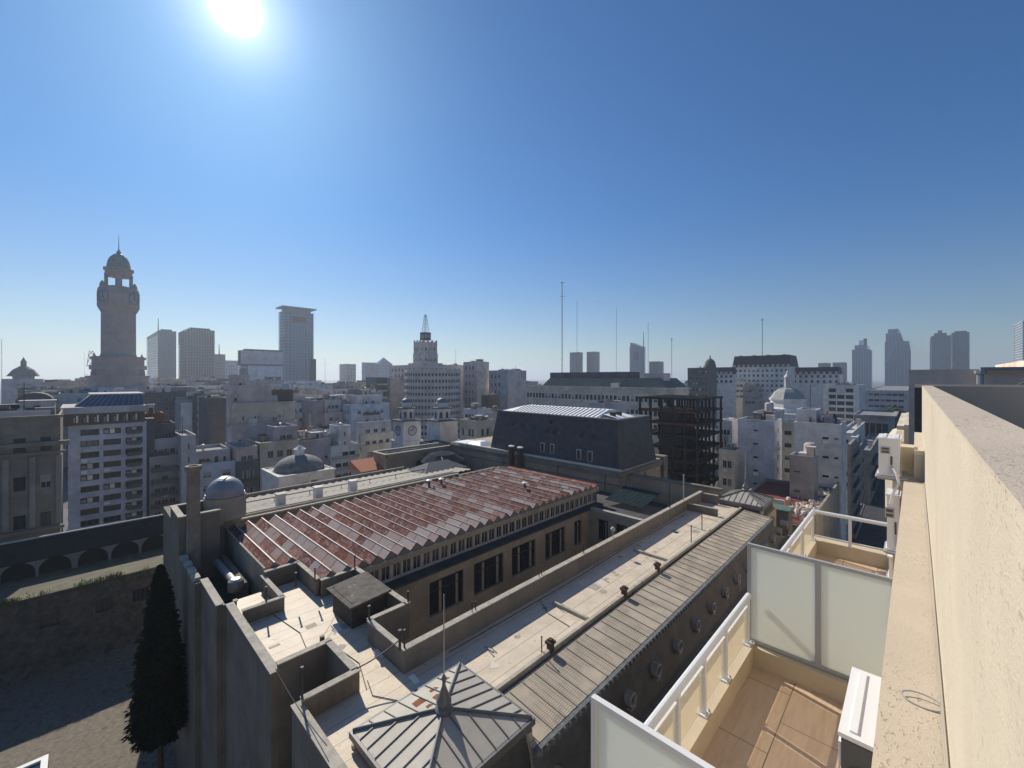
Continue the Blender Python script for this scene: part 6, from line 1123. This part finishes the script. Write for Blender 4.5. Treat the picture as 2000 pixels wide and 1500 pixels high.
b = thing('roof_shed', 'small green roofed shed against the far pavilion', 'shed', (60.4, 12, G)); q = M(DGR); q.box(59.3, 61.6, 11, 13, G, -16.2); part(q, 'wall', b); q = M(mat('green_tin', (.08, .16, .14), var=.2)); q.box(59.2, 61.7, 10.9, 13.1, -16.2, -16.05); part(q, 'roof', b)
b = thing('orange_tile_house', 'little house with an orange tiled roof beside the palace north pavilion', 'house', (*PD(722, 74), G)); X, Y = PD(706, 72); q = M(GRY); q.box(X, X + 4.4, Y, Y + 4, G, -16.2); part(q, 'wall', b); q = M(mat('orange_tiles', (.45, .17, .09), var=.2, scale=3, bump=.4)); q.face([(X - .2, Y - .3, -16.2), (X + 4.6, Y - .3, -16.2), (X + 4.6, Y + 4, -14.8), (X - .2, Y + 4, -14.8)]); q.face([(X - .2, Y - .3, -16.2), (X - .2, Y + 4, -14.8), (X - .2, Y + 4, -16.2)]); part(q, 'roof', b)
# neighbour building beyond the terrace
t = thing('neighbour_building', 'mauve-grey neighbouring building with arches and pipes on its roof, right edge', 'building', (34, -8, G))
b = M(plaster('neighbour', (.76, .61, .50), .3)); b.box(30, 50, -30, .25, G, .42); b.box(34, 50, -30, -4.5, .42, 1.0); b.use(BRN).box(29.9, 29.998, -9, -5, -1.1, -.2); b.use(WHT); [b.box(29.93, 29.998, -2.0 - k * .45, -1.8 - k * .45, -.15, .05) for k in ()]; part(b, 'wall', t)
b = M(GRY); n_ = 12; b.path([(29.8, -6 - 3.6 * math.cos(math.pi * i / n_), -1.6 + 1.9 * math.sin(math.pi * i / n_)) for i in range(n_ + 1)], .05, 5); b.box(29.5, 29.9, -8.5, -2.2, .35, .5); part(b, 'roof_arch', t)
b = M(MTL); b.tube((29.6, -2.2, -1.6), (29.6, -2.2, .2), .12, 8); b.tube((29.6, -2.2, .2), (29.6, -2.2, .35), .2, 8); b.path([(29.4, -6.6, .1), (29.4, -6.9, -.5), (29.4, -6.5, -.9)], .12, 8); b.tube((33, -4.3, .4), (33, -4.3, 1.3), .1, 6); b.tube((33, -7.6, 1.0), (33, -7.6, 1.5), .25, 8); part(b, 'vent_pipe', t)
t = thing('neighbour_building', 'dark narrow neighbouring facade just beyond the end of the terrace parapet', 'building', (22, -6, G)); b = M(mat('dark_facade', (.10, .09, .085), var=.3, scale=1)); b.box(17, 27, -16, .02, G, -.28); part(b, 'wall', t)
t = thing('ornate_facade', 'sunlit ornate stone bay down the street beyond the air conditioners', 'building', (62, 0, G)); b = M(CRM); b.box(55, 75, -16, .8, G, -4.5); b.lathe(60, .8, [(1.6, -14), (1.6, -6.5), (1.0, -5.5), (0, -5)], 10); b.box(58, 63, .8, 2.0, -9.5, -9.1); b.box(54.8, 75, .8, 1.3, -5, -4.6); part(b, 'wall', t)
# trees
for i, (px, d, h, w, lab) in enumerate(((1722, 205, 16, 15, 'large street tree in the square, left of the far clump'), (1745, 215, 17, 16, 'large street tree in the square, nearest the right hand facades'), (1700, 230, 13, 13, 'smaller street tree before the flyover-like block'), (1735, 175, 13, 12, 'round street tree in front of the square'))):
    X, Y = PD(px, d); tree(X, Y, G, h, w, lab, n=2600, group='street trees down the street', lm=MG, seed=20 + i, leaf=.5)
for i, (X, Y, h) in enumerate(((52, 3.4, 11), (60, 3.2, 12), (44, 3.3, 10))): tree(X, Y, G, h, 6.5, ['street tree seen through the farther balcony railing', 'street tree farther along the kerb past the railing', 'street tree nearest the kerb below the balcony'][i], n=3000, group='street trees down the street', lm=MG, seed=40 + i, leaf=.22)
X, Y = PD(1418, 92); tree(X, Y, G, 24, 9, 'bare leafless tree between the steel frame and the pale blank wall', 'bare', lm=MG, seed=9)
# ------------------------------------------------------------------ everything farther: roofscape behind the traced buildings
taken = []
rr = random.Random(77); NWALL = [WHT, LGR, GRY, PNK, BEI, CRM, PUR, OFW, BLG, STN, DGR]; WN = ['white', 'light grey', 'grey', 'pinkish', 'beige', 'cream', 'mauve', 'off-white', 'blue-grey', 'stone', 'dark grey']
rows = ((150, 36, 30, 700, 774, 9), (185, 30, 40, 700, 762, 8), (240, 24, 15, 745, 753, 7), (310, 24, 10, 1600, 747, 5), (400, 16, 10, 1620, 744, 5), (520, 14, 5, 1640, 742, 4))
marks = ((15, 'left edge'), (110, 'ornate dome'), (232, 'clock tower'), (315, 'dark blue slab'), (384, 'beige gridded tower'), (508, 'broad pale slab'), (580, 'tall pale blue tower'), (700, 'pyramid-topped tower'), (831, 'art deco block'), (990, 'grey-white slab'), (1180, 'classical palace'), (1385, 'green corner dome'), (1490, 'mansard bank'), (1640, 'low dark pair'))
used_l = {}
for ri, (d, n_, pa, pb, ty, jit) in enumerate(rows):
    for i in range(n_):
        px = pa + (pb - pa) * (i + rr.uniform(.15, .85)) / n_; w = rr.uniform(9, 17) * (1 + ri * .12); k = rr.randrange(len(NWALL)); dd = d * rr.uniform(.93, 1.07)
        if ri < 2 and px > 560 and d < 200: ty_ = ty + 14
        else: ty_ = ty
        py = ty_ + rr.uniform(-jit, jit * 1.6); x0, y0 = PD(px, dd); x1, y1 = x0 + w, y0 + rr.uniform(9, 15)
        mk = min(marks, key=lambda m_: abs(m_[0] - px)); side = 'left of' if px < mk[0] - 12 else 'right of' if px > mk[0] + 12 else 'below'
        items = rr.sample(['tank', 'shed', 'mast', 'vent', 'box', 'shed'], 2); nw = {'tank': 'a water tank', 'shed': 'a stair house', 'mast': 'an aerial', 'vent': 'a vent', 'box': 'roof units'}
        far = ['nearest', 'second', 'third', 'fourth', 'fifth', 'farthest'][ri]
        lab = '%s block with %s, %s the %s, %s row' % (WN[k], nw[items[0]], side, mk[1], far); used_l[lab] = used_l.get(lab, 0) + 1
        if used_l[lab] > 1: lab = '%s block with %s, %s, %s the %s, %s row' % (WN[k], nw[items[0]], nw[items[1]].replace('a ', '').replace('an ', ''), side, mk[1], far); used_l[lab] = used_l.get(lab, 0) + 1
        if used_l[lab] > 1: continue
        t = thing('apartment_building', lab, 'building', ((x0 + x1) / 2, (y0 + y1) / 2, G), 'distant roofscape'); zt = zat(py, dd)
        fc = {'S': max(2, int(w / 3)), 'W': max(2, int((y1 - y0) / 3))} if rr.random() < .75 else {'S': 2}
        kw = dict(fh=2.9, ww=rr.uniform(1, 1.7), wh=1.35, style='dark' if ri > 1 else rr.choice(['sash', 'dark', 'blind']), roof=rr.choice([RFG, RFL, RFD, RFR, RFG]), lim=zt - (22 if ri < 2 else 14))
        if ri > 2: kw['fh'] = 3.6; kw['ww'] = 2; kw['wh'] = 1.8
        block(t, x0, x1, y0, y1, G, zt, NWALL[k], fc, **kw); roofstuff(t, x0, x1, y0, y1, zt - .7, items, seed=i + ri * 50)
        if ri < 4: clutter(t, x0, x1, y0, y1, zt - .7, seed=i * 3 + ri, n=12 if ri < 3 else 6)
        if rr.random() < .65: block(t, x0 + w * .25, x1 - w * .1, y0 + 3, y1, zt - .7, zt + rr.uniform(1.6, 3.4), rr.choice(NWALL), {'S': 2}, name='upper_wall', fh=2.4, ww=.9, wh=1, style='dark')
# domed building and the round pavilion at far left
d_ = 250; X, Y = PD(46, d_); t = thing('domed_building', 'ornate building with a pointed dome and lantern on the far left skyline', 'building', (X, Y, G)); s_ = d_ / FPX; b = M(LGR); b.box(X - 8, X + 8, Y - 6, Y + 8, G, zat(740, d_)); b.lathe(X, Y, [(14 * s_, zat(740, d_)), (15 * s_, zat(732, d_))], 8, False); part(b, 'wall', t)
b = M(STN); b.lathe(X, Y, [(22 * s_, zat(735, d_)), (14 * s_, zat(722, d_)), (5 * s_, zat(715, d_))], 12); b.lathe(X, Y, [(4 * s_, zat(716, d_)), (4 * s_, zat(706, d_)), (2 * s_, zat(702, d_)), (0, zat(697, d_))], 8); part(b, 'dome', t)
d_ = 140; X, Y = PD(70, d_); t = thing('barrel_roof_house', 'house with a rounded dark roof above the brown stone palace', 'house', (X, Y, G)); b = M(STN); b.box(X - 4, X + 4, Y - 5, Y + 6, G, zat(785, d_)); part(b, 'wall', t); b = M(RFD); n_ = 10
for i in range(n_): a0, a1 = math.pi * i / n_, math.pi * (i + 1) / n_; b.face([(X + 4.2 * math.cos(a0), Y - 5.2, zat(785, d_) + 3.2 * math.sin(a0)), (X + 4.2 * math.cos(a1), Y - 5.2, zat(785, d_) + 3.2 * math.sin(a1)), (X + 4.2 * math.cos(a1), Y + 6, zat(785, d_) + 3.2 * math.sin(a1)), (X + 4.2 * math.cos(a0), Y + 6, zat(785, d_) + 3.2 * math.sin(a0))])
b.face([(X + 4.2 * math.cos(math.pi * i / n_), Y - 5.2, zat(785, d_) + 3.2 * math.sin(math.pi * i / n_)) for i in range(n_ + 1)]); part(b, 'rounded_roof', t)
# ------------------------------------------------------------------ haze
hz = bpy.data.materials.new('haze'); hz.use_nodes = True; n = hz.node_tree.nodes; l = hz.node_tree.links; n.remove(n['Principled BSDF']); pv_ = n.new('ShaderNodeVolumePrincipled'); pv_.inputs['Color'].default_value = (.72, .82, .95, 1); pv_.inputs['Density'].default_value = .00028; pv_.inputs['Anisotropy'].default_value = .35; l.new(pv_.outputs[0], n['Material Output'].inputs['Volume'])
b = M(hz); b.box(-6100, 6100, -6100, 6100, G - 1, 135); b.make('haze', label='thin blue-white city haze', cat='haze', kind='stuff')
